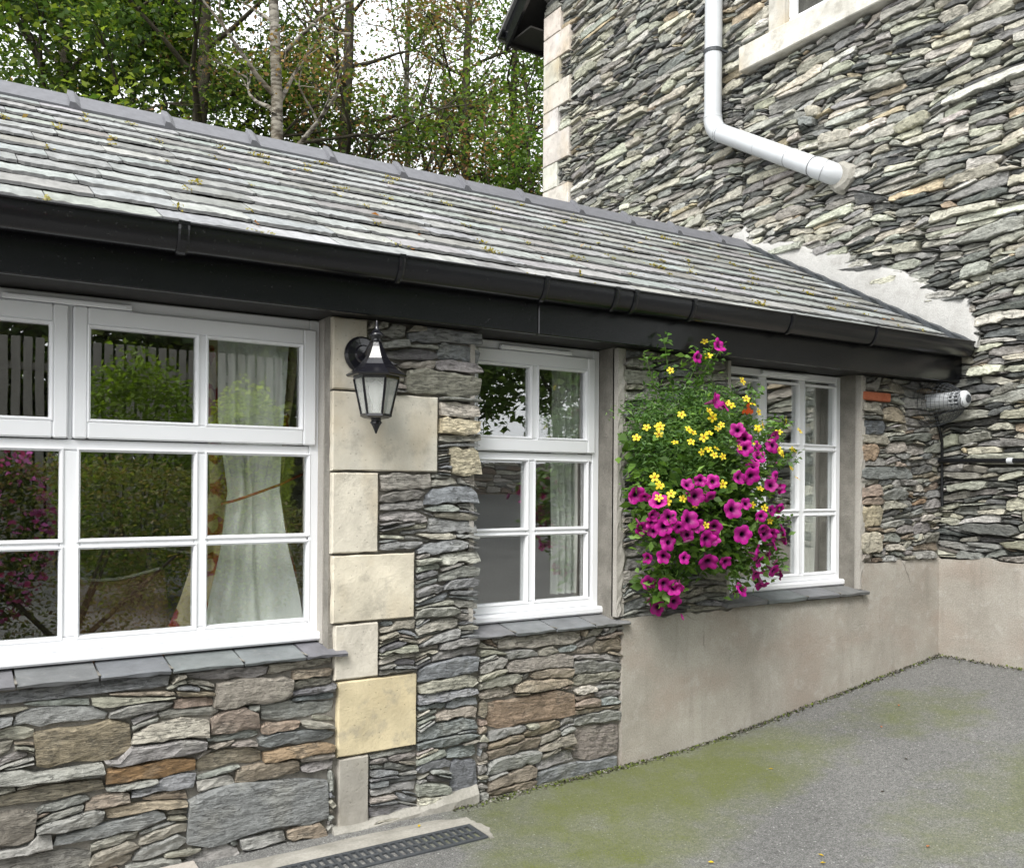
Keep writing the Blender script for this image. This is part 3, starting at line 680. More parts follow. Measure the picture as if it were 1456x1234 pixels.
# moss in the joints
mo = []; mc = []
rgm = np.random.default_rng(4)
for (u, v) in joints:
    if rl.random() < .42 and u > -.5:
        n = rl.choice((10, 14, 22, 50)) ; cc = [(.30, .24, .03), (.34, .28, .08), (.36, .32, .20)][rl.randrange(3)]
        P = np.array([ROOF(u + rl.gauss(0, .008 + n * .0004), v + rl.uniform(0, .05), .008 + abs(rl.gauss(0, .004))) for _ in range(n)])
        mo.append(leaves(P, .017, rgm, 1.)); mc.append(pal(rgm, n, [cc]))
for _ in range(26):
    u, v = rl.uniform(.2, 5.6), rl.uniform(.1, 2.0); n = 1
    P = np.array([ROOF(u, v, .014)]); mo.append(leaves(P, .035, rgm, 3.)); mc.append(np.array([rl.choice(((.35, .14, .05), (.4, .3, .2), (.3, .2, .08)))]))
quads_mesh('moss', np.concatenate(mo), np.concatenate(mc), M['leaf'], roof, kind='stuff')
# ridge tiles
def ridge_tile(x0, x1):
    b = MB(); cz = 3.588; wg = .112; th = .014
    prof = lambda lift, dx: [(dx, 1.783 - wg - lift * .3, cz - wg * .93 + lift), (dx, 1.783 - .018, cz - .010 + lift), (dx, 1.783, cz + lift), (dx, 1.783 + .018, cz - .010 + lift), (dx, 1.783 + wg + lift * .3, cz - wg * .93 + lift),
                             (dx, 1.783 + wg - .006, cz - wg * .93 - th), (dx, 1.783, cz - .04), (dx, 1.783 - wg + .006, cz - wg * .93 - th)]
    b.loft([prof(0, x0 + .003), prof(0, x1 - .003)])
    b.loft([prof(.003, x0 - .028), prof(.024, x0 - .025), prof(.022, x0 + .002), prof(.0005, x0 + .030)])
    b.build('ridge_tile', M['ridge'], roof)
rj = [.606 + .483 * i for i in range(-4, 11)]
for i, x in enumerate(rj): ridge_tile(x + rl.uniform(-.004, .004), (x + .483) if i < len(rj) - 1 else XG - .04)
mb = MB(); mb.box(XR0, XG - .05, 1.783 - .085, 1.783 + .085, 3.42, 3.47); mb.build('ridge_bedding', M['dark_mortar'], roof)
# lead soaker strip against the house wall
fl = MB(); K = 26
V = []
for k in range(K):
    v = -.01 + VL * k / (K - 1); st = .034 + .004 * (k % 2)
    V += [ROOF(XG - .05 - .02 * (k % 2), v, st), ROOF(XG - .022, v, st + .012), ROOF(XG - .022, v, .0), ROOF(XG - .05, v, .0)]
fl.add(V, [(k * 4 + r, k * 4 + (r + 1) % 4, k * 4 + 4 + (r + 1) % 4, k * 4 + 4 + r) for k in range(K - 1) for r in range(4)] + [(0, 1, 2, 3), tuple((K - 1) * 4 + r for r in range(4))])
fl.build('lead_flashing', M['iron'], roof)
# fascia, soffit, gutter
fas = MB(); fas.cbox(XR0, 2.362, -.150, -.124, 2.195, 2.425, .004); fas.cbox(2.366, XG + .01, -.150, -.124, 2.195, 2.425, .004); fas.build('fascia_board', M['black'], cottage)
MB().box(XR0, XG + .01, -.1238, .152, 2.2055, 2.222).build('soffit', M['soffit'], cottage)
def gut_ring(x, a, b, cz=2.425, t=.0):
    return [(x, -.206 + (a + t) * math.cos(q), cz - (b + t) * math.sin(q) + (0 if 0 < i < 16 else .006)) for i, q in enumerate([math.pi + (-math.pi) * k / 16 for k in range(17)])]
def gutter():
    b = MB(); xs = [XR0, 5.79]; n = 17
    gz_ = lambda x: 2.418 + .0055 * x
    outer = [gut_ring(x, .056, .094, gz_(x)) for x in xs]; inner = [[(p[0], -.206 + (p[1] + .206) * .93, gz_(x) + (p[2] - gz_(x)) * .95) for p in gut_ring(x, .056, .094, gz_(x))] for x in xs]
    b.loft(outer, False, smooth=True, closed=False); b.loft([inner[1], inner[0]], False, smooth=True, closed=False)
    for side in (0, 16): b.add([outer[0][side], outer[1][side], inner[1][side], inner[0][side]], [(0, 1, 2, 3)])
    b.add(outer[1], [tuple(range(n))]); b.add(outer[0], [tuple(range(n))])
    # front lip
    for q in (0,): b.tube([(XR0, -.264, gz_(XR0) + .004), (5.79, -.264, gz_(5.79) + .004)], .006, 6)
    g = b.build('gutter', M['black'], cottage, recalc=False)
    for i, x in enumerate((.742, 1.607, 2.333, 2.744, 2.863, 3.251, 3.996, 4.747)):
        k = MB(); wd = .013 if i else .02
        r = [gut_ring(xx, .056, .094, gz_(x), t) for xx, t in ((x - wd, .001), (x - wd, .006), (x - wd + .008, .009), (x + wd - .008, .009), (x + wd, .006), (x + wd, .001))]
        k.loft(r, False, smooth=False, closed=False); k.box(x - wd, x + wd, -.272, -.255, gz_(x) - .004, gz_(x) + .010); k.build('gutter_bracket', M['black'], g)
gutter()
# ------------------------------------------------------------------ cottage: rooms behind the glass
ri = MB(); ri.box(X_L, XG, .302, 4.0, .02, .06); ri.build('floor', M['floor_in'], cottage)
iw = MB(); iw.box(X_L, XG, 3.9, 4.0, .06, 2.30); iw.box(X_L, X_L + .08, .302, 3.9, .06, 2.30); iw.box(XG - .002, XG + .08, .302, 3.9, .06, 2.30); iw.box(1.75, 1.85, .302, 3.9, .06, 2.30); iw.box(3.3, 3.4, .302, 3.9, .06, 2.3)
iw.box(X_L, XG, .16, 4.0, 2.301, 2.34); iw.build('inner_wall', M['interior'], cottage)
for (w, zt) in ((W1, .87), (W2, .87), (W3, .91)):
    b = MB(); b.cbox(w[0] - .02, w[1] + .02, .206, .40, zt - .03, zt, .006); b.build('inner_sill', M['white_paint'], cottage)
    b = MB(); b.box(w[1] + .001, w[1] + .02, .206, .3015, zt, 2.3); b.box(w[0] - .02, w[0] - .001, .206, .3015, zt, 2.3); b.build('inner_reveal', M['white_paint'], cottage)

# ------------------------------------------------------------------ the house with its gable
house = empty('stone_house', (XG + 2, 1.2, 0), label='tall pale rubble-stone house wall rising behind the cottage roof', cat='house')
YF, YB = -2.7, 4.81
hw = MB(); hw.box(XG + .05, XG + .42, YF, YB, -.3, 7.0)
hw.add([(x, y, z) for x in (XG + .05, XG + .42) for (y, z) in ((YB, 7.0), (1.05, 10.1), (YF, 7.0))], [(0, 1, 2), (3, 5, 4), (0, 3, 4, 1), (1, 4, 5, 2)])
hw.box(XG + .4202, 14, YB - .4, YB, -.3, 7.2); hw.box(XG + .4202, 14, YF, YF + .4, -.3, 7.2); hw.box(13.6, 14, YF + .4002, YB - .4002, -.3, 7.2)
hwall = hw.build('wall', M['dark_mortar'], house)
def roofline(y): return 2.425 + (y + .235) * math.tan(PIT) if y < 1.783 else 3.525 - (y - 1.783) * math.tan(PIT)
def gbase(u):
    y = -u
    if y < .02: return 1.012
    return max(1.0, roofline(y) - .12)
def gtop(u):
    y = -u; s = XG * .538 + (y + 3.63) * .843
    return min(7.15, 1.5 + .537 * s + .45) if y > -1.2 else 4.2
rh = random.Random(77)
HQ = [(4.50, 6.52, 6.78), (4.33, 6.235, 6.515), (4.52, 5.965, 6.23), (4.33, 5.685, 5.96), (4.54, 5.405, 5.68), (4.33, 5.08, 5.40), (4.55, 4.80, 5.075), (4.33, 4.52, 4.795), (4.55, 4.2, 4.515), (4.33, 3.9, 4.195), (4.55, 3.5, 3.895), (4.33, 3.1, 3.495)]
gobs = [(-YB - .1, -y0 + .008, z0 - .003, z1 + .003) for (y0, z0, z1) in HQ]
gobs += [(-1.82, .12, 5.0, 5.222), (-1.53, -.17, 4.99, 9)]
gst = pack(-YB, -YF - .02, gbase, gtop, gobs, rh, .15, .62, (.09, .34), .060, .007, tilt=.15, tol=.036, big=.15)
G1, G2, G3, G4, G5, G6 = (.47, .455, .375), (.37, .365, .325), (.25, .25, .235), (.11, .115, .11), (.44, .37, .26), (.56, .545, .49)
def gcol(st):
    r = rh.random(); T = (st[2] - st[1]).mean()
    w = ((G1, .36), (G2, .26), (G3, .14), (G4, .08), (G5, .04), (G6, .12)) if T > .035 else ((G1, .14), (G2, .2), (G3, .3), (G4, .3), (G5, .03), (G6, .03))
    for c, p in w:
        if r < p: return jit(rh, c, .15)
        r -= p
    return jit(rh, G2)
emit_stones(gst, GABLE, M['gable_stone'], hwall, gcol, lambda st: rh.uniform(-.026, .026) + (.012 if (st[2] - st[1]).mean() > .05 else 0), rh, 'stone', 298, lambda st: -.6 < -st[0].mean() < 4.6 and st[2].mean() > max(2.3, 0), 1.1, .06, .5)
for i, (y0, z0, z1) in enumerate(HQ): dressed(-YB - .012, -y0, z0, z1, GABLE, .03, -.2, jit(rh, (.60, .58, .52), .05), house)
# rendered foot of the house wall
us = np.linspace(.0, 2.7, 40)
strip(GABLE, [(u, gz(XG, -u) - .1) for u in us], [(u, 1.018 + rp.uniform(-.02, .015)) for u in us], .02, .008, rp, .002, 14, True).build('render_plinth', M['render_plinth'], house)
# white cement fillet over the roof junction
ks = np.linspace(1.93, -.275, 64); lo = []; hi = []
for k, y in enumerate(ks):
    zl = roofline(min(y, 1.783)) + .012 if y < 1.783 else roofline(1.783) + .05
    hgt = float(np.interp(y, [-.28, -.2, .2, .5, .8, 1.26, 1.66, 1.78, 1.95], [.09, .29, .30, .29, .29, .20, .10, .12, .10])) + rp.uniform(-.014, .014) + .018 * math.sin(k * .45)
    lo.append((-y, zl)); hi.append((-y, zl + hgt))
ff = strip(GABLE, lo, hi, .036, .02, rp, .0012, 10, True, .040); ff.build('cement_fillet', M['cement_white'], house)
# upper window with stone dressings
sd_ = MB(); sd_.cbox(XG - .075, XG + .2, -.11, 1.81, 5.012, 5.222, .008, (.62, .60, .54)); sd_.build('window_sill', M['sandstone'], house)
for (a, b) in ((1.352, 1.52), (.18, .348)): MB().cbox(XG - .035, XG + .2, a, b, 5.2225, 6.8, .006, (.50, .48, .43)).build('window_jamb', M['sandstone'], house)
MB().cbox(XG - .035, XG + .2, .18, 1.52, 6.8005, 7.05, .006, (.50, .48, .43)).build('window_lintel', M['sandstone'], house)
uw = empty('window', (XG + .06, .85, 5.22)); uw.parent = house; uw.matrix_parent_inverse = Matrix.Translation(-wloc(house))
b = MB(); xa, xb = XG + .02, XG + .09
b.cbox(xa, xb, .349, 1.351, 5.2225, 5.30, .006); b.cbox(xa, xb, .349, 1.351, 6.73, 6.80, .006); b.cbox(xa, xb, .349, .42, 5.3003, 6.7297, .006); b.cbox(xa, xb, 1.28, 1.351, 5.3003, 6.7297, .006); b.cbox(xa, xb, .82, .88, 5.3003, 6.7297, .006)
b.build('frame', M['upvc'], uw)
for (a, c) in ((.42, .82), (.88, 1.28)): MB().box(xa + .03, xa + .036, a, c, 5.30, 6.73).build('pane', M['glass'], uw)
MB().box(XG + .43, XG + .45, .2, 1.5, 5.0, 7.0).build('window_blind', M['white_paint'], uw)
# eaves at the far corner: soffit, bargeboard, gutter and slates
zc = 6.66
sl_ = math.tan(R(40))
bb = MB(); TH = .26
def barge(y): return zc + (5.25 - y) * sl_
for (x0, x1, d0, d1) in ((XG - .26, XG - .225, -.10, .16),):
    V = []
    for y in (5.27, 1.05):
        for x in (x0, x1):
            for d in (d0, d1): V.append((x, y, barge(y) + d))
    for y in (-3.1, ):
        for x in (x0, x1):
            for d in (d0, d1): V.append((x, y, barge(1.05) - (1.05 - y) * sl_ + d))
    F = []
    for i in (0, 4): F += [(i, i + 1, i + 5, i + 4), (i + 2, i + 6, i + 7, i + 3), (i, i + 4, i + 6, i + 2), (i + 1, i + 3, i + 7, i + 5)]
    F += [(0, 2, 3, 1), (8, 9, 11, 10)]; bb.add(V, F)
bb.build('bargeboard', M['black'], house)
rf = MB(); V = []
for y, s in ((5.40, 0), (1.05, 0), (-3.2, 1)):
    z = barge(y) if not s else barge(1.05) - (1.05 - y) * sl_
    for x in (XG - .30, 14.2):
        for d in (.162, .20): V.append((x, y, z + d))
F = []
for i in (0, 4): F += [(i, i + 1, i + 5, i + 4), (i + 2, i + 6, i + 7, i + 3), (i, i + 4, i + 6, i + 2), (i + 1, i + 3, i + 7, i + 5)]
F += [(0, 2, 3, 1), (8, 9, 11, 10)]; rf.add(V, F, (.2, .2, .2)); rf.build('roof', M['roof_slate'], house)
sf = MB(); V = []
for y, s in ((5.26, 0), (1.05, 0), (-3.05, 1)):
    z = barge(y) if not s else barge(1.05) - (1.05 - y) * sl_
    for x in (XG - .224, XG + .44):
        for d in (.02, .16): V.append((x, y, z + d))
sf.add(V, F); sf.box(XG - .2, 14, YB + .02, 5.25, zc - .02, zc + .0); sf.box(XG - .2, 14, 5.251, 5.28, zc - .06, zc + .2); sf.build('soffit', M['soffit'], house)
gg = MB(); gg.loft([[(x, 5.35 + .07 * math.cos(q), zc + .12 - .075 * math.sin(q)) for q in [math.pi * k / 12 for k in range(13)]] for x in (XG - .30, 14)], True, smooth=True, closed=True); gg.build('gutter', M['black'], house)

# ------------------------------------------------------------------ wall lantern
def lantern():
    cx, cy = 1.534, -.175
    root = empty('wall_lantern', (cx, 0, 1.97), label='black hexagonal coach lantern with frosted panes on the stone wall', cat='lantern')
    b = MB(); n = 24   # round back plate
    for (r0, y0) in (): pass
    b.loft([[(cx + r * math.cos(a), y, 2.045 + r * 1.02 * math.sin(a)) for a in [2 * math.pi * k / n for k in range(n)]] for r, y in ((.078, -.013), (.078, -.022), (.068, -.034), (.040, -.040), (.034, -.048), (.014, -.055))], True, smooth=False)
    b.build('back_plate', M['gloss_black'], root)
    MB().tube([(cx, -.05, 2.045), (cx, -.085, 2.05), (cx, -.12, 2.075), (cx, -.15, 2.098), (cx, cy, 2.098)], [.014, .013, .012, .012, .012], 10).build('arm', M['gloss_black'], root)
    hexr = lambda r, z, off=math.pi / 6, k=6: [(cx + r * math.cos(2 * math.pi * i / k + off), cy + r * math.sin(2 * math.pi * i / k + off), z) for i in range(k)]
    b = MB()   # ogee roof
    prof = [(.124, 1.938), (.126, 1.944), (.112, 1.953), (.092, 1.966), (.070, 1.985), (.051, 2.010), (.037, 2.036), (.027, 2.060), (.021, 2.078)]
    b.loft([hexr(r, z) for r, z in prof], False); b.loft([hexr(.118, 1.934), hexr(.124, 1.938)], True)
    b.build('lamp_roof', M['gloss_black'], root)
    b = MB(); b.loft([hexr(r, z, 0, 12) for r, z in ((.019, 2.079), (.025, 2.083), (.019, 2.090), (.024, 2.098), (.033, 2.108), (.026, 2.116), (.014, 2.128), (.009, 2.140), (.006, 2.150), (.007, 2.156), (.002, 2.170))], True, smooth=True); b.build('finial', M['gloss_black'], root)
    rt, rb, zt, zb = .092, .058, 1.935, 1.775
    b = MB(); b.loft([hexr(rt + .004, zt), hexr(rt + .002, zt - .010)], True); b.build('top_rail', M['gloss_black'], root)
    b = MB(); b.loft([hexr(rb + .006, zb + .006), hexr(rb + .008, zb - .004), hexr(rb - .008, zb - .012), hexr(.026, zb - .016)], True); b.build('bottom_rail', M['gloss_black'], root)
    T, B = hexr(rt, zt - .010), hexr(rb + .002, zb + .004)
    for i in range(6):
        MB().tube([T[i], B[i]], .0055, 6, smooth=False).build('corner_bar', M['gloss_black'], root)
        j = (i + 1) % 6; ins = lambda p, q, f: tuple(p[k] + (q[k] - p[k]) * f for k in range(3))
        p = [ins(T[i], T[j], .05), ins(T[i], T[j], .95), ins(B[i], B[j], .95), ins(B[i], B[j], .05)]
        inn = [tuple(c[k] + ((cx, cy, c[2])[k] - c[k]) * .04 for k in range(3)) for c in p]
        MB().add(p + inn, [(0, 1, 2, 3), (7, 6, 5, 4), (0, 4, 5, 1), (1, 5, 6, 2), (2, 6, 7, 3), (3, 7, 4, 0)]).build('pane', M['lampglass'], root)
    b = MB(); b.loft([hexr(r, z, 0, 14) for r, z in ((.014, 1.79), (.014, 1.82), (.020, 1.835), (.030, 1.865), (.031, 1.885), (.024, 1.905), (.008, 1.917))], True, smooth=True); b.build('light_bulb', M['white_paint'], root)
    b = MB(); b.loft([hexr(r, z, 0, 12) for r, z in ((.025, 1.760), (.020, 1.754), (.023, 1.749), (.026, 1.746), (.016, 1.732), (.009, 1.716), (.003, 1.700))], True, smooth=True); b.build('bottom_finial', M['gloss_black'], root)
lantern()

# ------------------------------------------------------------------ pipes and flue
def arc(p0, p1, p2, r, n=8):
    """round the corner p1"""
    p0, p1, p2 = map(Vector, (p0, p1, p2)); a = (p0 - p1).normalized(); c = (p2 - p1).normalized(); s = p1 + a * r; e = p1 + c * r
    return [s * (1 - t) ** 2 + p1 * 2 * t * (1 - t) + e * t ** 2 for t in [k / n for k in range(n + 1)]]
def soil_pipe():
    A, Bv, Cv, D = (5.705, 2.075, 7.25), (5.705, 2.075, 4.60), (5.70, .88, 3.90), (5.96, .74, 3.80)
    root = empty('waste_pipe', (5.7, 2.075, 4.6), label='fat white waste pipe bending down across the upper house wall', cat='pipe')
    e1 = arc(A, Bv, Cv, .12); e2 = arc(Bv, Cv, D, .10)
    MB().tube([A, e1[0]], .076, 20).build('pipe', M['pipe_white'], root); MB().tube(e1, .0815, 20).build('elbow', M['pipe_white'], root)
    MB().tube([e1[-1], e2[0]], .076, 20).build('pipe', M['pipe_white'], root); MB().tube(e2 + [Vector(D)], .0815, 20).build('elbow', M['pipe_white'], root)
    def ring(p, d, w, r):
        p = Vector(p); d = Vector(d).normalized(); MB().tube([p - d * w, p - d * w, p + d * w, p + d * w], [r - .006, r, r, r - .006], 20, smooth=False).build('collar', M['pipe_white'], root)
        MB().tube([p - d * (w + .0035), p - d * (w + .0005)], r - .004, 20, smooth=False).build('joint_seal', M['pipe_seam'], root)
    ring(e1[0], (0, 0, 1), .018, .087); dd = Vector(Cv) - Vector(Bv); ring(Vector(e1[-1]), dd, .018, .087); ring(Vector(Bv) + dd * .45, dd, .008, .080); ring(Vector(e2[0]), dd, .02, .087); ring(Vector(Bv) + dd * .72, dd, .010, .083)
    ring(e2[4], Vector(e2[5]) - Vector(e2[3]), .012, .088)
    k = MB(); k.tube([(5.705, 2.075, 5.27), (5.705, 2.075, 5.30)], .083, 20, smooth=False); k.box(5.70, 5.84, 2.0, 2.02, 5.275, 5.295); k.build('bracket', M['iron'], root)
    b = MB(); rg = random.Random(2); n = 16; c = Vector((5.775, .80, 3.845))
    b.loft([[(5.80 - h, c.y + r * math.cos(a) * rg.uniform(.85, 1.15), c.z + r * math.sin(a) * rg.uniform(.85, 1.15)) for a in [2 * math.pi * k / n for k in range(n)]] for r, h in ((.12, -.01), (.105, .03), (.084, .05))], True); b.build('mortar_collar', M['concrete'], root)
soil_pipe()
def flue():
    root = empty('boiler_flue', (5.675, 0, 2.07), label='white round boiler flue inside a wire guard below the eaves', cat='flue')
    cx, cz = 5.675, 2.072
    rg_ = lambda r, y, n=24: [(cx + r * math.cos(2 * math.pi * k / n), y, cz + r * math.sin(2 * math.pi * k / n)) for k in range(n)]
    b = MB(); b.loft([rg_(r, y) for r, y in ((.052, .02), (.052, -.175))], True, smooth=True); b.build('pipe', M['pipe_white'], root)
    b = MB(); b.loft([rg_(r, y) for r, y in ((.046, -.1751), (.046, -.236))], True, smooth=True); b.build('inner_pipe', M['iron'], root)
    for k in range(12):
        a = 2 * math.pi * k / 12; MB().tube([(cx + .05 * math.cos(a), -.174, cz + .05 * math.sin(a)), (cx + .05 * math.cos(a), -.237, cz + .05 * math.sin(a))], .0055, 6).build('terminal_bar', M['pipe_white'], root)
    b = MB(); b.loft([rg_(.053, -.198), rg_(.053, -.208)], True, smooth=True); b.build('terminal_ring', M['pipe_white'], root)
    b = MB(); b.loft([rg_(r, y) for r, y in ((.053, -.236), (.056, -.240), (.056, -.262), (.046, -.275), (.030, -.280))], True, smooth=True); b.build('terminal_cap', M['pipe_white'], root)
    b = MB(); b.loft([rg_(r, y) for r, y in ((.028, -.2801), (.024, -.286))], True); b.build('cap_centre', M['iron'], root)
    g = MB(); Rd = .155
    def dome(th, ph): return (cx - .03 + min(Rd * math.sin(th) * math.cos(ph), .155), -.01 - .26 * math.cos(th), cz - .02 + Rd * math.sin(th) * math.sin(ph))
    for i in range(26): ph = 2 * math.pi * i / 26; g.tube([dome(th, ph) for th in [math.pi / 2 * k / 8 for k in range(1, 9)]], .0017, 3, cap=False)
    for i in range(1, 15): th = math.pi / 2 * i / 14; g.tube([dome(th, 2 * math.pi * k / 26) for k in range(27)], .0017, 3, cap=False)
    g.build('wire_guard', M['iron'], root)
flue()
root = empty('water_pipe', (5.76, -.6, 1.66), label='thin black pipe running level along the foot of the house wall', cat='pipe')
MB().tube([(5.752, -.03, 1.672), (5.748, -1.0, 1.655), (5.748, -2.4, 1.63)], .016, 8).build('pipe', M['black'], root)
MB().tube([(5.748, -.50, 1.6635), (5.748, -.535, 1.663)], .020, 8).build('coupling', M['pipe_white'], root)
for y in (-.25, -1.3): MB().box(5.755, 5.83, y - .012, y + .012, 1.648, 1.688).build('pipe_clip', M['black'], root)
root = empty('drain_hose', (5.765, -.045, 1.6), label='narrow black hose dropping down the inside wall corner from the flue', cat='pipe')
MB().tube([(5.70, -.035, 1.99), (5.735, -.04, 1.90), (5.765, -.045, 1.80), (5.768, -.045, 1.50), (5.764, -.05, 1.36)], .010, 8).build('pipe', M['black'], root)
MB().box(5.75, 5.80, -.06, -.03, 1.655, 1.69).build('pipe_clip', M['black'], root)

# ------------------------------------------------------------------ channel drain
def drain():
    root = empty('channel_drain', (1.2, -.3, 0), label='concrete channel drain with a black slotted grating at the wall foot', cat='drain')
    rg = random.Random(8)
    b = MB(); xs = np.linspace(.85, 1.985, 24); V = []
    for x in xs:
        f = max(0, (x - 1.80) / .185); V += [(x, -.105 - .10 * f ** 3 + rg.uniform(-.006, .006), .010), (x, -.11, -.02), (x, -.238, -.02), (x, -.238, .016 + rg.uniform(-.001, .001)), (x, -.17, .020 + rg.uniform(-.002, .002))]
    F = [(k * 5 + r, k * 5 + (r + 1) % 5, k * 5 + 5 + (r + 1) % 5, k * 5 + 5 + r) for k in range(23) for r in range(5)] + [tuple(range(5)), tuple(23 * 5 + r for r in range(5))]
    b.add(V, F); b.build('kerb', M['concrete'], root)
    b = MB(); V = []
    for k, y in enumerate(np.linspace(-.15, -.415, 14)): V += [(1.962, y, -.02), (1.962, y, .016), (2.02 + rg.uniform(-.008, .01) - .05 * abs(k - 7) / 7, y, .012), (2.03, y, -.02)]
    b.add(V, [(k * 4 + r, k * 4 + (r + 1) % 4, k * 4 + 4 + (r + 1) % 4, k * 4 + 4 + r) for k in range(13) for r in range(4)] + [(0, 1, 2, 3), tuple(52 + r for r in range(4))]); b.build('kerb_end', M['concrete'], root)
    b = MB(); b.box(-.6, .848, -.238, -.02, -.02, .022); b.build('kerb', M['concrete_pink'], root)
    b = MB(); b.box(-.6, 1.955, -.404, -.24, -.03, -.012); b.build('channel_bed', M['soffit'], root)
    b = MB(); z = .018
    for (y0, y1) in ((-.404, -.388), (-.328, -.316), (-.256, -.240)): b.cbox(-.6, 1.958, y0, y1, -.01, z, .002)
    b.cbox(1.942, 1.9585, -.3878, -.2562, -.01, z - .0004, .002); b.build('grate_frame', M['iron'], root)
    me = None; x = -.58
    while x < 1.94:
        for (y0, y1) in ((-.3879, -.3281), (-.3159, -.2561)):
            if me is None: o = MB().cbox(x, x + .013, y0, y1, -.008, z - .0008, .002).build('grate_bar', M['iron'], root); me = o.data; c0 = Vector(o.location)
            else: link('grate_bar', me, None, root, Vector((x + .0065, (y0 + y1) / 2, c0.z)))
        x += .0345
M['concrete_pink'] = m_mottle('worn_concrete', (.36, .33, .29), (.45, .41, .37), 9, bs=.35, bd=.004)
drain()

# grit, soil and moss gathered along the foot of the walls
rgt = np.random.default_rng(66); Pg = []
for x in rgt.uniform(1.99, 5.79, 2600): Pg.append((x, -.018 - abs(rgt.normal(0, .022)), gz(x, 0) + .003))
for y in rgt.uniform(-2.4, 0, 900): Pg.append((XG - .022 - abs(rgt.normal(0, .03)), y, gz(XG, 0) + .003))
Pg = np.array(Pg)
gr = quads_mesh('grit', leaves(Pg, .014, rgt, 1.2, .8), pal(rgt, len(Pg), [(.06, .055, .04), (.10, .09, .07), (.07, .09, .02), (.09, .12, .015), (.20, .19, .17)]), M['tinted'])
tag(gr, 'dark grit and moss gathered along the foot of the walls', 'grit', kind='stuff')

# ------------------------------------------------------------------ hanging flowers
PET = [(3.42,-0.25,2.21,1),(3.24,-0.4,1.91,1),(3.3,-0.41,1.88,0.6),(3.4,-0.42,1.77,0.9),(3.45,-0.42,1.73,0.9),(3.44,-0.43,1.68,0.9),(3.73,-0.35,1.76,0.6),(3.71,-0.36,1.7,0.95),(3.55,-0.41,1.63,0.85),(3.51,-0.42,1.58,0.9),(3.47,-0.43,1.55,1),(3.36,-0.45,1.53,0.8),(3.54,-0.4,1.69,0.6),(3.23,-0.29,2.14,0.5),(3.68,-0.38,1.49,0.8),(3.73,-0.36,1.54,0.8),(3.8,-0.34,1.48,0.6),(2.83,-0.3,1.45,1),(2.85,-0.35,1.45,0.5),(3.02,-0.45,1.49,0.8),(3.1,-0.46,1.52,0.7),(3.18,-0.46,1.51,0.85),(3.07,-0.45,1.44,1.05),(3.16,-0.46,1.45,0.85),(2.9,-0.39,1.4,1.05),(2.88,-0.36,1.35,0.8),(2.95,-0.4,1.34,0.85),(3.33,-0.44,1.37,1.1),(3.44,-0.43,1.4,0.7),(3.6,-0.39,1.34,0.75),(3.7,-0.36,1.36,0.6),(3.81,-0.33,1.38,0.7),(2.89,-0.35,1.32,0.6),(2.87,-0.3,1.29,0.85),(2.94,-0.38,1.3,1.05),(3.04,-0.43,1.32,1.1),(3.1,-0.44,1.3,0.85),(3.0,-0.42,1.3,0.8),(3.22,-0.44,1.3,0.85),(3.06,-0.42,1.26,0.85),(3.16,-0.43,1.24,1.05),(3.22,-0.43,1.23,0.5),(3.44,-0.41,1.25,1.05),(3.65,-0.36,1.24,0.9),(3.74,-0.34,1.25,0.8),(3.62,-0.38,1.28,0.7),(2.91,-0.35,1.27,0.7),(2.97,-0.37,1.21,1.05),(2.94,-0.28,1.14,0.7),(2.98,-0.34,1.15,0.9),(3.07,-0.38,1.14,0.7),(3.21,-0.4,1.13,1.1),(3.34,-0.39,1.12,0.85),(3.77,-0.31,1.18,0.9),(3.73,-0.31,1.13,0.6),(3.6,-0.35,1.14,0.8),(3.64,-0.33,1.1,0.8),(3.64,-0.32,1.04,0.85),(3.84,-0.25,1.04,0.9),(4.01,-0.15,0.99,0.6),(3.75,-0.26,0.98,1.05),(3.54,-0.3,0.94,0.9),(3.85,-0.3,1.25,0.5),(3.92,-0.26,1.2,0.4),(3.04,-0.16,1.0,0.9),(3.04,-0.27,1.01,0.95),(3.1,-0.28,0.98,0.95),(3.11,-0.31,1.0,0.7),(3.14,-0.1,0.92,0.95),(3.15,-0.22,0.91,0.9),(3.17,-0.1,0.86,0.95)]
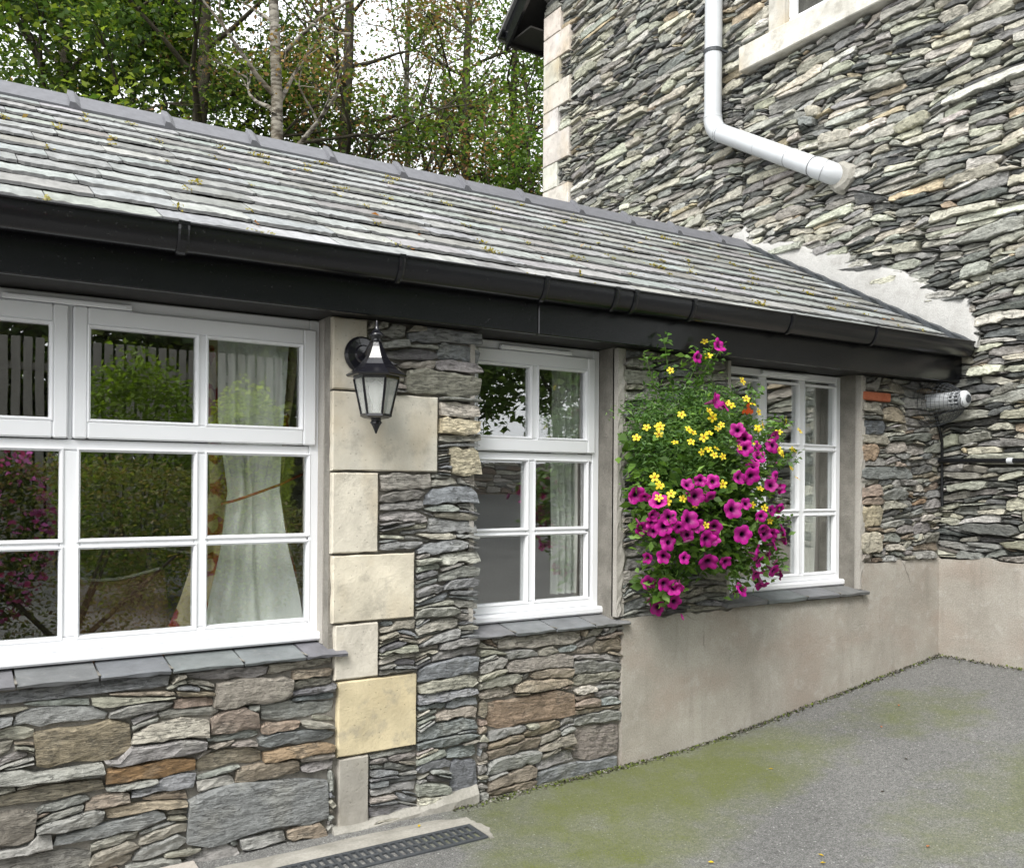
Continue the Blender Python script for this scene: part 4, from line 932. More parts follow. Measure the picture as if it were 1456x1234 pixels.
BID = [(3.29,-0.28,2.17),(3.07,-0.34,1.99),(3.59,-0.33,2.02),(3.52,-0.37,1.93),(3.28,-0.41,1.88),(3.35,-0.41,1.85),(3.42,-0.4,1.89),(3.46,-0.39,1.88),(3.18,-0.43,1.83),(3.13,-0.43,1.79),(3.22,-0.44,1.77),(2.97,-0.4,1.77),(3.02,-0.42,1.78),(2.88,-0.33,1.75),(2.9,-0.35,1.77),(2.9,-0.38,1.72),(2.86,-0.33,1.68),(3.02,-0.43,1.72),(3.09,-0.44,1.73),(3.12,-0.45,1.71),(3.18,-0.44,1.75),(3.19,-0.44,1.73),(3.24,-0.44,1.73),(3.18,-0.45,1.69),(3.05,-0.44,1.68),(3.26,-0.45,1.68),(3.6,-0.38,1.81),(3.54,-0.39,1.8),(3.61,-0.38,1.77),(3.56,-0.39,1.76),(3.57,-0.4,1.73),(3.91,-0.27,1.82),(3.84,-0.3,1.79),(3.92,-0.28,1.77),(3.95,-0.27,1.72),(3.69,-0.37,1.65),(3.79,-0.34,1.64),(3.91,-0.29,1.66),(4.0,-0.26,1.64),(3.85,-0.32,1.62),(3.89,-0.31,1.56),(3.21,-0.46,1.62),(3.14,-0.46,1.61),(3.3,-0.45,1.57),(3.39,-0.44,1.61),(3.25,-0.46,1.53),(3.28,-0.46,1.52),(3.68,-0.37,1.69),(2.86,-0.37,1.5),(2.9,-0.4,1.51),(3.44,-0.17,2.28),(3.12,-0.46,1.48),(2.9,-0.4,1.44),(2.92,-0.41,1.45),(2.96,-0.43,1.46),(2.99,-0.44,1.46),(2.96,-0.42,1.41),(3.14,-0.46,1.42),(3.14,-0.44,1.31),(3.51,-0.42,1.43),(3.54,-0.41,1.44),(3.6,-0.4,1.43),(3.74,-0.36,1.4)]
fb = empty('flower_basket', (3.4, -.05, 1.45), label='overflowing wall basket of magenta petunias and yellow star flowers', cat='flower basket')
b = MB()   # half-round wicker-like basket, mostly hidden
n = 13
b.loft([[(3.42 + r * math.cos(a), -.03 - r * .9 * math.sin(a), z) for a in [math.pi * k / (n - 1) for k in range(n)]] for r, z in ((.05, 1.36), (.14, 1.42), (.19, 1.50), (.21, 1.60), (.20, 1.60))], True, closed=True); b.build('basket', M['bark_dark'], fb)
b = MB(); b.tube([(3.42, .0, 2.02), (3.42, -.03, 2.0), (3.42, -.22, 1.98)], .008, 6); b.tube([(3.42, -.2, 1.98), (3.42, -.2, 1.6)], .003, 5); b.build('bracket', M['iron'], fb)
rf_ = np.random.default_rng(17); rfl = random.Random(17)
def ell(N, c, r, shell=.35):
    d = rf_.normal(size=(N, 3)); d /= np.linalg.norm(d, axis=1)[:, None]; q = (shell + (1 - shell) * rf_.random(N)) ** .6
    return np.array(c) + d * np.array(r) * q[:, None]
# petunia foliage: rounder leaves, lower half
P = np.concatenate([ell(1500, (3.33, -.20, 1.34), (.44, .20, .34)), ell(420, (3.70, -.20, 1.30), (.20, .15, .34)), ell(150, (3.10, -.20, .99), (.10, .10, .10)), ell(700, (3.25, -.17, 1.6), (.38, .22, .32))])
P = P[P[:, 1] < -.02]
LV = [leaves(P, .058, rf_, .4, .62, .1)]; LC = [pal(rf_, len(P), [(.08, .16, .025), (.12, .23, .04), (.17, .30, .06), (.055, .115, .025)])]
P = np.array([np.array(p[:3]) + rf_.normal(size=3) * (.035, .015, .035) + (0, .035, 0) for p in PET for _ in range(8)])
LV.append(leaves(P, .046, rf_, .5, .55, 0)); LC.append(pal(rf_, len(P), [(.16, .29, .06), (.22, .37, .10), (.12, .22, .05)]))
quads_mesh('petunia_foliage', np.concatenate(LV), np.concatenate(LC), M['leaf'], fb, kind='stuff')
# fine ferny foliage of the yellow flowers: forked leaflets in sprays
cent = np.concatenate([ell(290, (3.22, -.20, 1.72), (.31, .21, .28), .5), ell(130, (3.66, -.22, 1.68), (.26, .13, .20), .5), ell(70, (3.42, -.22, 1.90), (.2, .12, .12), .4), ell(12, (2.95, -.2, 1.86), (.12, .08, .05), .4)])
cent = cent[cent[:, 1] < -.02]
P = np.concatenate([c + rf_.normal(size=(26, 3)) * (.03, .022, .026) for c in cent])
quads_mesh('fern_foliage', leaves(P, .030, rf_, .3, .28, 0), pal(rf_, len(P), [(.10, .20, .055), (.14, .26, .08), (.07, .15, .04), (.19, .31, .10)]), M['leaf'], fb, kind='stuff')
# stray stems reaching up to the eaves and out over the window
sm = MB(); sv = []; sc_ = []
for (a, bq, cq) in (((3.18, -.2, 1.9), (3.12, -.2, 2.08), (3.10, -.2, 2.24)), ((3.2, -.22, 1.9), (3.24, -.24, 2.06), (3.30, -.27, 2.17)), ((3.25, -.22, 1.92), (3.34, -.24, 2.08), (3.42, -.24, 2.20)), ((3.28, -.2, 1.95), (3.42, -.2, 2.1), (3.50, -.2, 2.22)), ((3.1, -.2, 1.85), (3.02, -.2, 2.02), (2.98, -.2, 2.13)), ((3.5, -.3, 1.85), (3.62, -.3, 1.96), (3.72, -.26, 2.0)), ((3.7, -.3, 1.75), (3.85, -.28, 1.82), (3.93, -.25, 1.85)), ((3.75, -.3, 1.6), (3.9, -.28, 1.62), (4.02, -.25, 1.66)), ((3.7, -.28, 1.3), (3.86, -.26, 1.28), (3.97, -.24, 1.3)), ((3.1, -.3, 1.25), (3.08, -.28, 1.1), (3.08, -.24, 1.02)), ((3.5, -.3, 1.15), (3.52, -.3, 1.02), (3.53, -.3, .95)), ((2.98, -.3, 1.45), (2.88, -.28, 1.45), (2.82, -.26, 1.47)), ((3.8, -.28, 1.15), (3.9, -.24, 1.08), (3.98, -.2, 1.06))):
    pts = [Vector(a) * (1 - t) ** 2 + Vector(bq) * 2 * t * (1 - t) + Vector(cq) * t * t for t in [k / 7 for k in range(8)]]
    sm.tube(pts, [.003] * 6 + [.002, .0015], 5, (.12, .2, .05))
    for k in range(2, 8):
        n = 9; P = np.array([pts[k] + Vector((rfl.gauss(0, .022), rfl.gauss(0, .015), rfl.gauss(0, .02))) for _ in range(n)])
        sv.append(leaves(P, .036, rf_, .4, .5, 0)); sc_.append(pal(rf_, n, [(.10, .21, .04), (.15, .27, .07), (.07, .15, .03)]))
sm.build('stems', M['leaf'], fb, kind='stuff'); quads_mesh('stem_leaves', np.concatenate(sv), np.concatenate(sc_), M['leaf'], fb, kind='stuff')
def flower_mesh(kind, rg, q=1.):
    cup = rg.uniform(-.012, .014); wav = rg.uniform(.002, .008); sq = rg.uniform(.84, 1.); ph = rg.uniform(0, 6)
    b = MB(); n = 20 if kind == 'p' else 20
    if kind == 'p':
        rings = ((.10, -.028, (.02, .004, .02)), (.20, -.008, (.06, .004, .05)), (.36, .0, (.28, .005, .16)), (.70, .003, (.46, .008, .26)), (1., -.003, (.47, .010, .27)))
        V = []; C = []
        for ri, (r, h, c) in enumerate(rings):
            for k in range(n):
                a = 2 * math.pi * k / n; lob = 1 - (.13 if ri == 4 else .03) * (math.cos(5 * a) < -.55) - (.04 * (1 - math.cos(5 * a)) if ri == 4 else 0)
                rr = r * .043 * lob; V.append((rr * math.cos(a), rr * math.sin(a) * sq, h + (wav * math.cos(5 * a) + cup * (r - .36) * 2 + wav * math.sin(2 * a + ph) + rg.uniform(-.003, .003) if ri >= 3 else 0)))
                v = .85 if (ri in (2, 3) and abs(math.cos(2.5 * a)) > .95) else 1; C.append(tuple(x * v * q for x in c))
        F = [(i * n + k, i * n + (k + 1) % n, (i + 1) * n + (k + 1) % n, (i + 1) * n + k) for i in range(4) for k in range(n)] + [tuple(range(n))]
        b.add(V, F, C, smooth=True)
        b.tube([(0, 0, -.006), (0, 0, -.03), (0, 0, -.055)], [.014, .008, .004], 6, (.22, .05, .14), cap=False)
    else:
        for k in range(5):
            a = 2 * math.pi * k / 5 + rg.uniform(-.06, .06); ca, sa = math.cos(a), math.sin(a); L = .028 * rg.uniform(.92, 1.06); h = rg.uniform(-.002, .005)
            pt = [(.003, 0, 0), (.010, .0062, .001), (.020, .0088, .002 + h * .6), (L, .004, h), (L, -.004, h), (.020, -.0088, .002 + h * .6), (.010, -.0062, .001)]
            b.add([(x * ca - y * sa, x * sa + y * ca, z) for x, y, z in pt], [(0, 1, 6), (1, 2, 5, 6), (2, 3, 4, 5)], (.80 * q, .64 * q, .03))
        b.loft([[(r * math.cos(q), r * math.sin(q), z) for q in [2 * math.pi * k / 8 for k in range(8)]] for r, z in ((.0055, .0), (.0055, .004), (.002, .006))], True, (.45, .17, .01))
    return b
prot = [flower_mesh('p', rfl, q).build('petunia_flower', M['petal'], fb, recalc=False) for q in (1, .95, 1.08, .8, .9, 1.02, .7, .88)]
bpro = [flower_mesh('b', rfl, q).build('star_flower', M['petal'], fb, recalc=False) for q in (1, .9, .8, 1, .95, .85)]
used = set()
def place(protos, i, p, d, s):
    k = i % len(protos); pr = protos[k]
    if (id(protos), k) in used:
        o = pr.copy(); COL.objects.link(o)
    else: o = pr; used.add((id(protos), k))
    q = d.to_track_quat('Z', 'Y'); o.rotation_mode = 'QUATERNION'; o.rotation_quaternion = q @ Vector((0, 0, 1)).rotation_difference(Vector((0, 0, 1)))
    o.rotation_quaternion = q @ Matrix.Rotation(rfl.uniform(0, 6.28), 4, 'Z').to_quaternion(); o.scale = (s, s, s); o.location = p
camd = Vector((-.62, -.75, .05))
for i, (x, y, z, s) in enumerate(PET):
    side = s < .72; out = Vector((x - 3.4, (y + .12) * 1.6, (z - 1.5) * .45 - .12)).normalized()
    d = (out * (.9 if side else .55) + Vector((-.35, -.75, .12)) * (.35 if side else 1.) + Vector((rfl.gauss(0, .45), rfl.gauss(0, .25), rfl.gauss(0, .4)))).normalized()
    place(prot, i, Vector((x, y, z)), d, max(.72, s) * rfl.uniform(1., 1.18))
for i, (x, y, z) in enumerate(BID):
    out = Vector((x - 3.4, (y + .12) * 1.6, (z - 1.6) * .6 + .2)).normalized()
    d = (out * .5 + Vector((-.35, -.75, .35)) + Vector((rfl.gauss(0, .45), rfl.gauss(0, .3), rfl.gauss(0, .45)))).normalized()
    place(bpro, i, Vector((x + rfl.gauss(-.012, .05), y, z + rfl.gauss(.012, .05))), d, rfl.uniform(.62, .92))
b = MB()
for k in range(9):
    P = Vector((3.51, -.38, 1.87)) + Vector((rfl.gauss(0, .012), rfl.gauss(0, .008), rfl.gauss(0, .02))); b.add([P, P + Vector((.016, -.006, .012)), P + Vector((.004, -.012, .03)), P + Vector((-.012, -.006, .014))], [(0, 1, 2, 3)], (.62, .10, .02))
b.build('orange_blossom', M['petal'], fb, recalc=False)
for k in range(26):   # buds and spent blooms
    x, y, z, s = PET[rfl.randrange(len(PET))]; p0 = Vector((x + rfl.gauss(0, .05), y - .005, z + rfl.gauss(0, .05))); d = Vector((rfl.gauss(-.3, .4), -.6, rfl.gauss(-.1, .5))).normalized()
    MB().tube([p0, p0 + d * .014, p0 + d * .03, p0 + d * .04], [.003, .0065, .006, .002], 6, rfl.choice(((.22, .02, .12), (.30, .02, .17), (.16, .05, .10)))).build('flower_bud', M['petal'], fb, recalc=False)
# fallen petals and leaves on the tarmac
pm = None
for (x, y, c) in ((2.55, -1.1, 0), (2.62, -1.95, 0), (3.55, -.52, 0), (2.9, -1.35, 0), (2.95, -1.3, 0), (3.35, -1.5, 1), (3.7, -1.05, 2), (4.4, -.55, 1), (4.1, -.9, 2), (4.75, -.42, 1), (3.2, -1.75, 0), (1.75, -.17, 0)):
    cc = ((.62, .45, .02), (.45, .16, .05), (.06, .045, .03))[c]; z = gz(x, y) + .004
    V = [(-.013, 0, .002), (0, .007, .006), (.014, 0, .003), (0, -.007, .004)]; a = rfl.uniform(0, 6)
    if (x, y) == (1.75, -.17): z = .024
    o = MB().add([(x + p[0] * math.cos(a) - p[1] * math.sin(a), y + p[0] * math.sin(a) + p[1] * math.cos(a), z + p[2]) for p in V] + [(x, y, z)], [(0, 1, 2, 3), (0, 4, 1), (1, 4, 2), (2, 4, 3), (3, 4, 0)], cc).build('fallen_petal' if c == 0 else 'fallen_leaf', M['petal'])
    tag(o, ('tiny yellow petal fallen on the yard', 'small orange brown leaf lying on the tarmac', 'small dark crumpled leaf lying on the tarmac')[c], 'petal' if c == 0 else 'leaf', ('fallen yellow petals', 'fallen orange leaves', 'fallen dark leaves')[c])

# ------------------------------------------------------------------ things seen through the big window
cu = empty('curtain', (1.15, .34, .88), label='pale lined floral curtain tied back inside the big window', cat='curtain')
def drape(name, mat, edges, y0, folds, amp, seed):
    """edges: [(z, xl, xr)] from top to bottom"""
    rg = random.Random(seed); zs = np.linspace(edges[0][0], edges[-1][0], 34); zk = [-e[0] for e in edges]; b = MB(); K = 42; V = []
    for z in zs:
        xl = np.interp(-z, zk, [e[1] for e in edges]); xr = np.interp(-z, zk, [e[2] for e in edges]); wd = xr - xl
        for k in range(K):
            f = k / (K - 1); ph = folds * 2 * math.pi * (f + .03 * math.sin(z * 4 + f * 5)) + seed
            V.append((xl + wd * f + .012 * math.sin(ph * .5 + z * 3), y0 + amp * math.sin(ph) * (.55 + .45 * math.cos(f * 3)) + .006 * math.sin(z * 14 + f * 9) + .5 * (0.04 * (1 - abs(2 * f - 1))), z))
    N = len(V); V += [(p[0], p[1] + .004, p[2]) for p in V]
    F = [(j * K + i, j * K + i + 1, (j + 1) * K + i + 1, (j + 1) * K + i) for j in range(33) for i in range(K - 1)]; F += [tuple(N + q for q in f[::-1]) for f in F]
    b.add(V, F, smooth=True).build(name, mat, cu, recalc=False)
drape('lining', M['cloth'], [(2.15, 1.0, 1.33), (1.75, 1.02, 1.30), (1.46, 1.07, 1.27), (1.2, 1.03, 1.31), (.98, .98, 1.36), (.875, .96, 1.38)], .285, 3.4, .030, 1)
drape('floral_edge', M['floral'], [(2.15, .93, 1.05), (1.75, .97, 1.08), (1.46, 1.0, 1.12), (1.2, .95, 1.08), (.98, .88, 1.04), (.875, .83, 1.03)], .345, 1.5, .012, 3)
drape('floral_edge', M['floral'], [(2.15, 1.28, 1.38), (1.75, 1.27, 1.35), (1.46, 1.24, 1.31), (1.2, 1.27, 1.35), (.98, 1.32, 1.40), (.875, 1.34, 1.40)], .335, 1.2, .010, 5)
MB().tube([(1.02, .275, 1.40), (1.08, .243, 1.418), (1.17, .240, 1.45), (1.27, .248, 1.485), (1.33, .275, 1.51), (1.385, .30, 1.53)], .006, 6, (.22, .03, .02)).build('tie_back', M['tinted'], cu)
MB().tube([(-.6, .36, 2.17), (1.42, .36, 2.17)], .012, 8).build('curtain_pole', M['white_paint'], cu)
for (nm, lab, x, w_) in (('curtain', 'cream curtain hanging inside the right edge of the middle window', 2.80, .15), ('curtain', 'grey-white curtain gathered inside the right edge of the three-column window', 4.72, .2)):
    b = MB(); K = 30; V = []
    for z in np.linspace(2.18, .9, 12):
        for k in range(K): f = k / (K - 1); V.append((x + w_ * f, .34 + .02 * math.sin(f * 22 + z) + .004 * math.sin(z * 9), z))
    N = len(V); V += [(p[0], p[1] + .004, p[2]) for p in V]; F = [(j * K + i, j * K + i + 1, (j + 1) * K + i + 1, (j + 1) * K + i) for j in range(11) for i in range(K - 1)]; F += [tuple(N + q for q in f[::-1]) for f in F]
    tag(b.add(V, F, smooth=True).build(nm, M['cloth'], recalc=False), lab, 'curtain')
def armchair(name, lab, x, y, wd, ztop, mat, ang, rim):
    root = empty(name, (x, y, .06), label=lab, cat='chair'); ca, sa = math.cos(ang), math.sin(ang)
    tf = lambda p: (x + p[0] * ca - p[1] * sa, y + p[0] * sa + p[1] * ca, p[2])
    b = MB(); V = []; K = 11
    for j, (z, lean) in enumerate(((.42, .0), (.6, .02), (.8, .05), (ztop - .04, .09), (ztop, .10))):
        for k in range(K):
            f = 2 * k / (K - 1) - 1; V.append(tf((f * wd * .5 * (1 if j < 3 else .94), lean + .10 * f * f * -1, z + (.05 * abs(f) ** 2 - .02 if j > 2 else 0))))
    N = len(V); V += [(p[0] - (-sa) * .07, p[1] - ca * .07, p[2]) for p in V]
    F = [(j * K + i, j * K + i + 1, (j + 1) * K + i + 1, (j + 1) * K + i) for j in range(4) for i in range(K - 1)]; F += [tuple(N + q for q in f[::-1]) for f in F]
    F += [(4 * K + i, 4 * K + i + 1, N + 4 * K + i + 1, N + 4 * K + i) for i in range(K - 1)] + [(j * K, (j + 1) * K, N + (j + 1) * K, N + j * K) for j in range(4)] + [(j * K + K - 1, (j + 1) * K + K - 1, N + (j + 1) * K + K - 1, N + j * K + K - 1) for j in range(4)]
    b.add(V, F, smooth=True).build('backrest', mat, root)
    e = [V[j * K] for j in range(5)] + [V[4 * K + i] for i in range(1, K)] + [V[j * K + K - 1] for j in range(3, -1, -1)]
    MB().tube(e, .011, 6).build('piping', rim, root)
    MB().cbox(x - wd * .45, x + wd * .45, y + .02, y + .5, .34, .46, .03).build('seat', mat, root)
    for (sx, sy) in ((-1, .06), (1, .06), (-1, .44), (1, .44)): MB().tube([(x + sx * wd * .38, y + sy, .06), (x + sx * wd * .38, y + sy, .34)], [.015, .02], 6).build('leg', M['leather'], root)
armchair('armchair', 'low tan leather chair with frayed pale edging behind the big window', .66, .72, .44, 1.06, M['tan'], .15, M['piping'])
armchair('armchair', 'dark leather high-backed chair with grey piping behind the big window', 1.04, .85, .42, 1.16, M['leather'], -.35, M['piping'])

# ------------------------------------------------------------------ trees behind the roof
def tree(name, label, base, h, r0, lean, z0, rad, nb, ncl, lpc, lsz, cols, bark, seed, sub=4, spread=.30, extra=(), group=None, droop=.15):
    rg = random.Random(seed); ng = np.random.default_rng(seed); b = MB(); base = Vector(base)
    root = empty(name, base, label=label, cat='tree', group=group)
    pts = []; off = Vector((0, 0, 0)); N = 14
    for k in range(N + 1):
        t = k / N; off += Vector((rg.gauss(0, .035), rg.gauss(0, .035), 0)); pts.append(base + Vector((lean[0] * t * h * .1, lean[1] * t * h * .1, t * h)) + off)
    b.tube(pts, [r0 * (1 - .88 * k / N) for k in range(N + 1)], 9, cap=True); tips = []
    def at(t):
        f = t * N; i = min(int(f), N - 1); return pts[i].lerp(pts[i + 1], f - i)
    def branch(p, d, L, r, lev):
        q = [p]; dd = d.copy(); n = 5
        for k in range(n):
            dd = (dd + Vector((rg.gauss(0, .16), rg.gauss(0, .16), rg.gauss(.03, .12)))).normalized(); q.append(q[-1] + dd * L / n)
        b.tube(q, [r * (1 - .8 * k / n) for k in range(n + 1)], 5 if lev else 6, cap=False)
        if lev < 2:
            for _ in range(sub):
                k = rg.randrange(2, n + 1); nd = (dd + Vector((rg.gauss(0, .7), rg.gauss(0, .7), rg.gauss(.1, .4)))).normalized(); branch(q[k], nd, L * rg.uniform(.35, .6), max(.006, r * .45), lev + 1)
        for k in range(2 if lev else 3, n + 1): tips.append(q[k])
    for i in range(nb):
        t = z0 + (1 - z0) * (i + rg.random()) / nb; az = i * 2.4 + rg.uniform(-.5, .5); tt = (t - z0) / (1 - z0)
        el = rg.uniform(.15, .55) + .5 * tt; L = rad * (1 - .55 * tt) * rg.uniform(.6, 1.1)
        branch(at(t), Vector((math.cos(az) * math.cos(el), math.sin(az) * math.cos(el), math.sin(el))), L, max(.015, r0 * (1 - t) * .55), 0)
    for (p, d, L, r) in extra: branch(Vector(p), Vector(d).normalized(), L, r, 0)
    b.build('trunk', M[bark], root, recalc=False)
    T = np.array([tuple(p) for p in tips]); wt = np.where((T[:, 2] > 4.3) & (T[:, 2] < 9), 3., 1.); C_ = T[ng.choice(len(T), ncl, p=wt / wt.sum())] + ng.normal(size=(ncl, 3)) * .12
    P = []; Cc = []; tone = np.array(cols, float)
    for c in C_:
        n = int(lpc * ng.uniform(.5, 1.5)); s = spread * ng.uniform(.6, 1.3)
        P.append(c + ng.normal(size=(n, 3)) * (s, s, s * .55)); base_c = tone[ng.integers(0, len(tone))]
        mixc = np.where(ng.random((n, 1)) < .75, base_c, tone[ng.integers(0, len(tone), n)]); Cc.append(np.clip(mixc * ng.uniform(.7, 1.35, (n, 1)), 0, 1))
    quads_mesh('crown', leaves(np.concatenate(P), lsz, ng, .5, .6, droop), np.concatenate(Cc), M['leaf'], root)
    return root
DG = [(.05, .095, .018), (.07, .125, .022), (.11, .17, .025), (.038, .07, .02), (.16, .21, .03)]
MG = [(.075, .135, .025), (.11, .18, .035), (.15, .225, .05), (.06, .11, .03)]
BR = [(.075, .13, .025), (.13, .175, .04), (.20, .125, .06), (.23, .14, .07), (.16, .19, .05), (.22, .13, .065)]
RB = [(.24, .13, .065), (.28, .16, .08), (.26, .14, .07), (.14, .165, .045), (.09, .14, .03)]
YG = [(.12, .20, .035), (.17, .26, .05), (.08, .15, .03)]
tree('broadleaf_tree', 'dense dark green tree overhanging the left end of the ridge', (1.49, 10.85, .3), 13, .20, (.1, 0), .25, 3.8, 36, 1300, 62, .10, DG, 'bark_dark', 1, 4, .36)
tree('broadleaf_tree', 'dark leaning tree with bare forked limbs left of the birch', (2.75, 8.9, .3), 12, .17, (.25, .05), .42, 2.4, 20, 210, 44, .085, DG, 'bark_dark', 2, 4, .25, extra=(((2.95, 9.0, 5.3), (.75, .1, .75), 2.4, .06), ((2.92, 9., 4.9), (.5, -.3, .8), 2.2, .05), ((2.9, 9., 5.0), (-.7, 0, .6), 1.9, .05)))
tree('birch_tree', 'pale-barked birch with a straight slim trunk and sparse leaves', (3.12, 6.3, .3), 11, .115, (.0, .0), .34, 1.9, 18, 140, 42, .052, BR, 'bark_birch', 3, 3, .26, extra=(((3.14, 6.3, 5.6), (.5, .1, .85), 1.8, .03),))
tree('woodland_tree', 'brown ivy-trunked tree with thin twiggy rust and green leaves', (4.86, 8.7, .3), 12.5, .15, (.05, 0), .36, 2.7, 24, 250, 48, .058, BR, 'bark_dark', 4, 4, .28, extra=(((4.9, 8.7, 5.0), (.8, -.2, .5), 2.8, .05), ((4.9, 8.7, 4.4), (.5, .1, .9), 2.4, .05)))
tree('woodland_tree', 'thin grey multi-stemmed tree with rust-brown autumn leaves', (6.05, 9.3, .3), 11, .10, (.1, .0), .32, 2.5, 24, 330, 50, .06, RB, 'bark_birch', 5, 4, .28)
tree('woodland_tree', 'upright tree with russet twigs above bright green lower leaves', (6.75, 8.1, .3), 12, .13, (.0, .0), .33, 2.0, 24, 235, 48, .058, BR + YG, 'bark_dark', 6, 4, .26)
tree('sycamore_tree', 'bright green sycamore growing beside the tall house corner', (7.75, 8.3, .3), 10.5, .14, (-.1, .0), .32, 2.2, 24, 210, 48, .085, YG + MG, 'bark_dark', 7, 4, .26)
tree('sycamore_tree', 'small double-stemmed green tree tucked behind the house quoins', (7.3, 7.0, .3), 7.5, .10, (-.12, 0), .40, 1.5, 18, 120, 42, .08, YG, 'bark_dark', 8, 3, .22)
for i, (x, y, h, c, lab) in enumerate(((.2, 15.5, 13, DG, 'far dark tree filling the gap behind the dense left tree'), (3.3, 16.5, 14, MG, 'far mid-green tree glimpsed behind the forked limbs'), (7.2, 16.5, 14, MG, 'far thin tree glimpsed behind the ivy trunk'), (10.3, 15.9, 12, YG, 'far pale green tree glimpsed behind the russet tree'))):
    tree('woodland_tree', lab, (x, y, .3), h, .16, (0, 0), .22, 2.9, 20, (280, 60, 50, 45)[i], 36, .09, c, 'bark_dark', 20 + i, 3, .42)
def bush(name, label, c, r, n, sz, cols, seed, cat='shrub', group=None, shell=.5, clump=0.):
    ng = np.random.default_rng(seed); d = ng.normal(size=(n, 3)); d /= np.linalg.norm(d, axis=1)[:, None]
    q = (shell + (1 - shell) * ng.random(n)) ** .5
    if clump: q = q * (1 + clump * np.sin(d[:, 0] * 9 + seed) * np.sin(d[:, 1] * 8) * np.sin(d[:, 2] * 10 + 1))
    P = np.array(c) + d * np.array(r) * q[:, None]; P = P[P[:, 2] > .0]
    root = empty(name, (c[0], c[1], gz(min(c[0], 7), c[1])), label=label, cat=cat, group=group)
    tone = np.array(cols, float); Cc = pal(ng, len(P), cols, .3)
    quads_mesh('foliage', leaves(P, sz, ng, .5, .6), Cc, M['leaf'], root)
    b = MB(); g0 = gz(min(c[0], 7), c[1])
    for k in range(5):
        a = k * 1.26; b.tube([(c[0] + .04 * math.cos(a), c[1] + .04 * math.sin(a), g0 - .02), (c[0] + .2 * r[0] * math.cos(a), c[1] + .2 * r[1] * math.sin(a), (g0 + c[2]) / 2), (c[0] + .5 * r[0] * math.cos(a), c[1] + .5 * r[1] * math.sin(a), c[2] + .3 * r[2])], [.03, .02, .008], 5, (.1, .08, .05))
    b.build('stem', M['bark_dark'], root, recalc=False); return root
bush('evergreen_bush', 'dark evergreen bush showing just above the ridge below the birch', (3.7, 9.0, 3.7), (1.2, 1.0, 1.6), 4500, .09, DG, 41)
bush('evergreen_bush', 'low green bush showing above the ridge under the russet tree', (6.4, 8.6, 3.3), (1.3, .9, 1.5), 3800, .085, MG, 42)

# ------------------------------------------------------------------ the garden across the yard, mirrored in the panes
bush('conifer_bush', 'rounded green conifer bush in front of the board fence, mirrored in the big window', (1.9, -6.9, 1.5), (.85, .7, 1.45), 9000, .07, [(.16, .25, .025), (.21, .31, .03), (.10, .16, .02)], 51, clump=.15)
bush('golden_conifer', 'golden yellow conifer bush beside the fence, mirrored over the tied curtain', (2.95, -6.3, 1.4), (.55, .5, 1.25), 6500, .06, [(.42, .50, .05), (.34, .43, .045), (.22, .30, .03)], 52, clump=.12)
bush('clipped_hedge', 'clipped brown-green hedge across the yard, mirrored in the big window', (1.0, -5.0, .75), (2.4, .55, .95), 19000, .045, [(.20, .20, .05), (.24, .18, .075), (.13, .16, .035), (.17, .21, .04)], 53, shell=.75, clump=.06)
rhod = bush('rhododendron', 'rhododendron with pink blossom beside the hedge, mirrored in the corner pane', (.15, -5.2, 1.0), (.7, .5, .95), 5000, .06, [(.05, .09, .02), (.08, .12, .03)], 54)
ng = np.random.default_rng(55); d = ng.normal(size=(900, 3)); d /= np.linalg.norm(d, axis=1)[:, None]; d[:, 1] = np.abs(d[:, 1])
quads_mesh('blossom', leaves(np.array((.15, -5.15, 1.05)) + d * (.72, .52, .95), .06, ng, .3, .9), pal(ng, 900, [(.55, .10, .40), (.62, .18, .48), (.50, .06, .22)]), M['petal'], rhod)
fence = empty('board_fence', (1.5, -9, gz(1.5, -9)), label='grey weathered vertical board fence across the yard', cat='fence')
me = None; x = -2.2
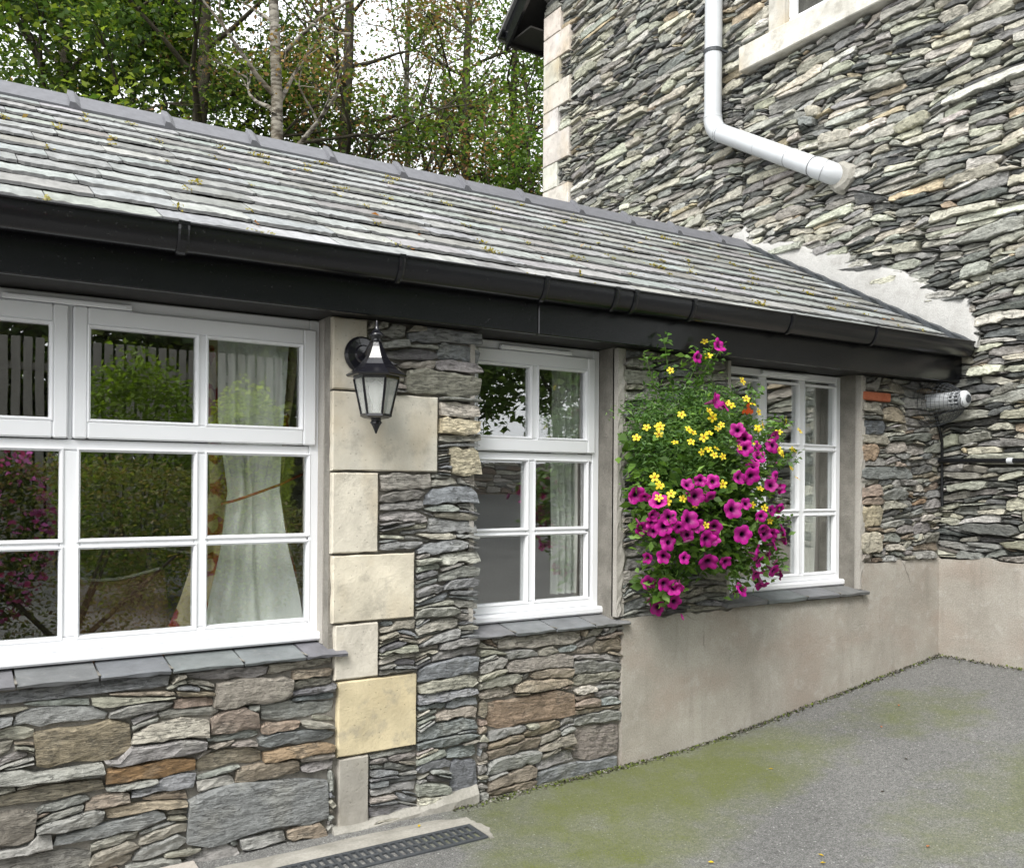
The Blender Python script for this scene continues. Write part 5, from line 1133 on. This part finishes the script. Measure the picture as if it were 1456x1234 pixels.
while x < 4.2:
    if me is None: o = MB().cbox(x, x + .10, -9.02, -9.0, gz(1, -9) - .05, 3.3, .004, (.22, .21, .19)).build('board', M['wood'], fence); me = o.data; l0 = Vector(o.location)
    else: link('board', me, None, fence, l0 + Vector((x + 2.2, 0, 0)))
    x += .135
for z in (1.0, 2.9): MB().box(-2.2, 4.2, -9.06, -9.022, z, z + .09, (.2, .19, .17)).build('rail', M['wood'], fence)
gwl = empty('garden_wall', (11, -14, gz(7, -14)), label='low grey rubble garden wall across the yard, mirrored in the middle window', cat='wall')
rw = random.Random(61); FAR = lambda u, v, w: (20 - u, -14 + w, v)
g0 = gz(7, -14) - .05
MB().box(4.5, 17, -14.4, -14.02, g0, g0 + .75).build('core', M['mortar'], gwl)
far_st = pack(3., 15.5, lambda u: g0, lambda u: g0 + .8, [], rw, .32, .5, (.18, .4), .12, .012, tol=.05)
emit_stones(far_st, FAR, M['slate_stone'], gwl, lambda st: jit(rw, rw.choice((GREY, OLIVE, PALE, BROWN))), lambda st: rw.uniform(0, .04), rw, 'stone', 150, lambda st: True, 1., .03)
for i, (x, y, h, c, lab) in enumerate(((8.2, -16.5, 8, MG, 'green tree beyond the garden wall on its near end'), (11.5, -17.5, 9, YG, 'bright green tree beyond the middle of the garden wall'), (14.5, -16.5, 8, MG, 'green tree beyond the far end of the garden wall'), (-.5, -12, 8, DG, 'dark tree behind the board fence'), (3.8, -13, 8.5, MG, 'mid-green tree behind the end of the board fence'))):
    tree('garden_tree', lab, (x, y, gz(min(x, 7), y)), h, .16, (0, 0), .10, 3.0, 18, 420, 46, .24, c, 'bark_dark', 70 + i, 3, .5)
for i, (x, y, lab) in enumerate(((-1.5, -10.6, 'tall dark hedge mass behind one end of the board fence'), (1.6, -10.8, 'tall dark hedge mass behind the middle of the board fence'), (4.6, -10.6, 'tall dark hedge mass behind the other end of the board fence'))):
    bush('tall_hedge', lab, (x, y, 2.6), (2.1, .9, 3.6), 14000, .22, DG, 90 + i)
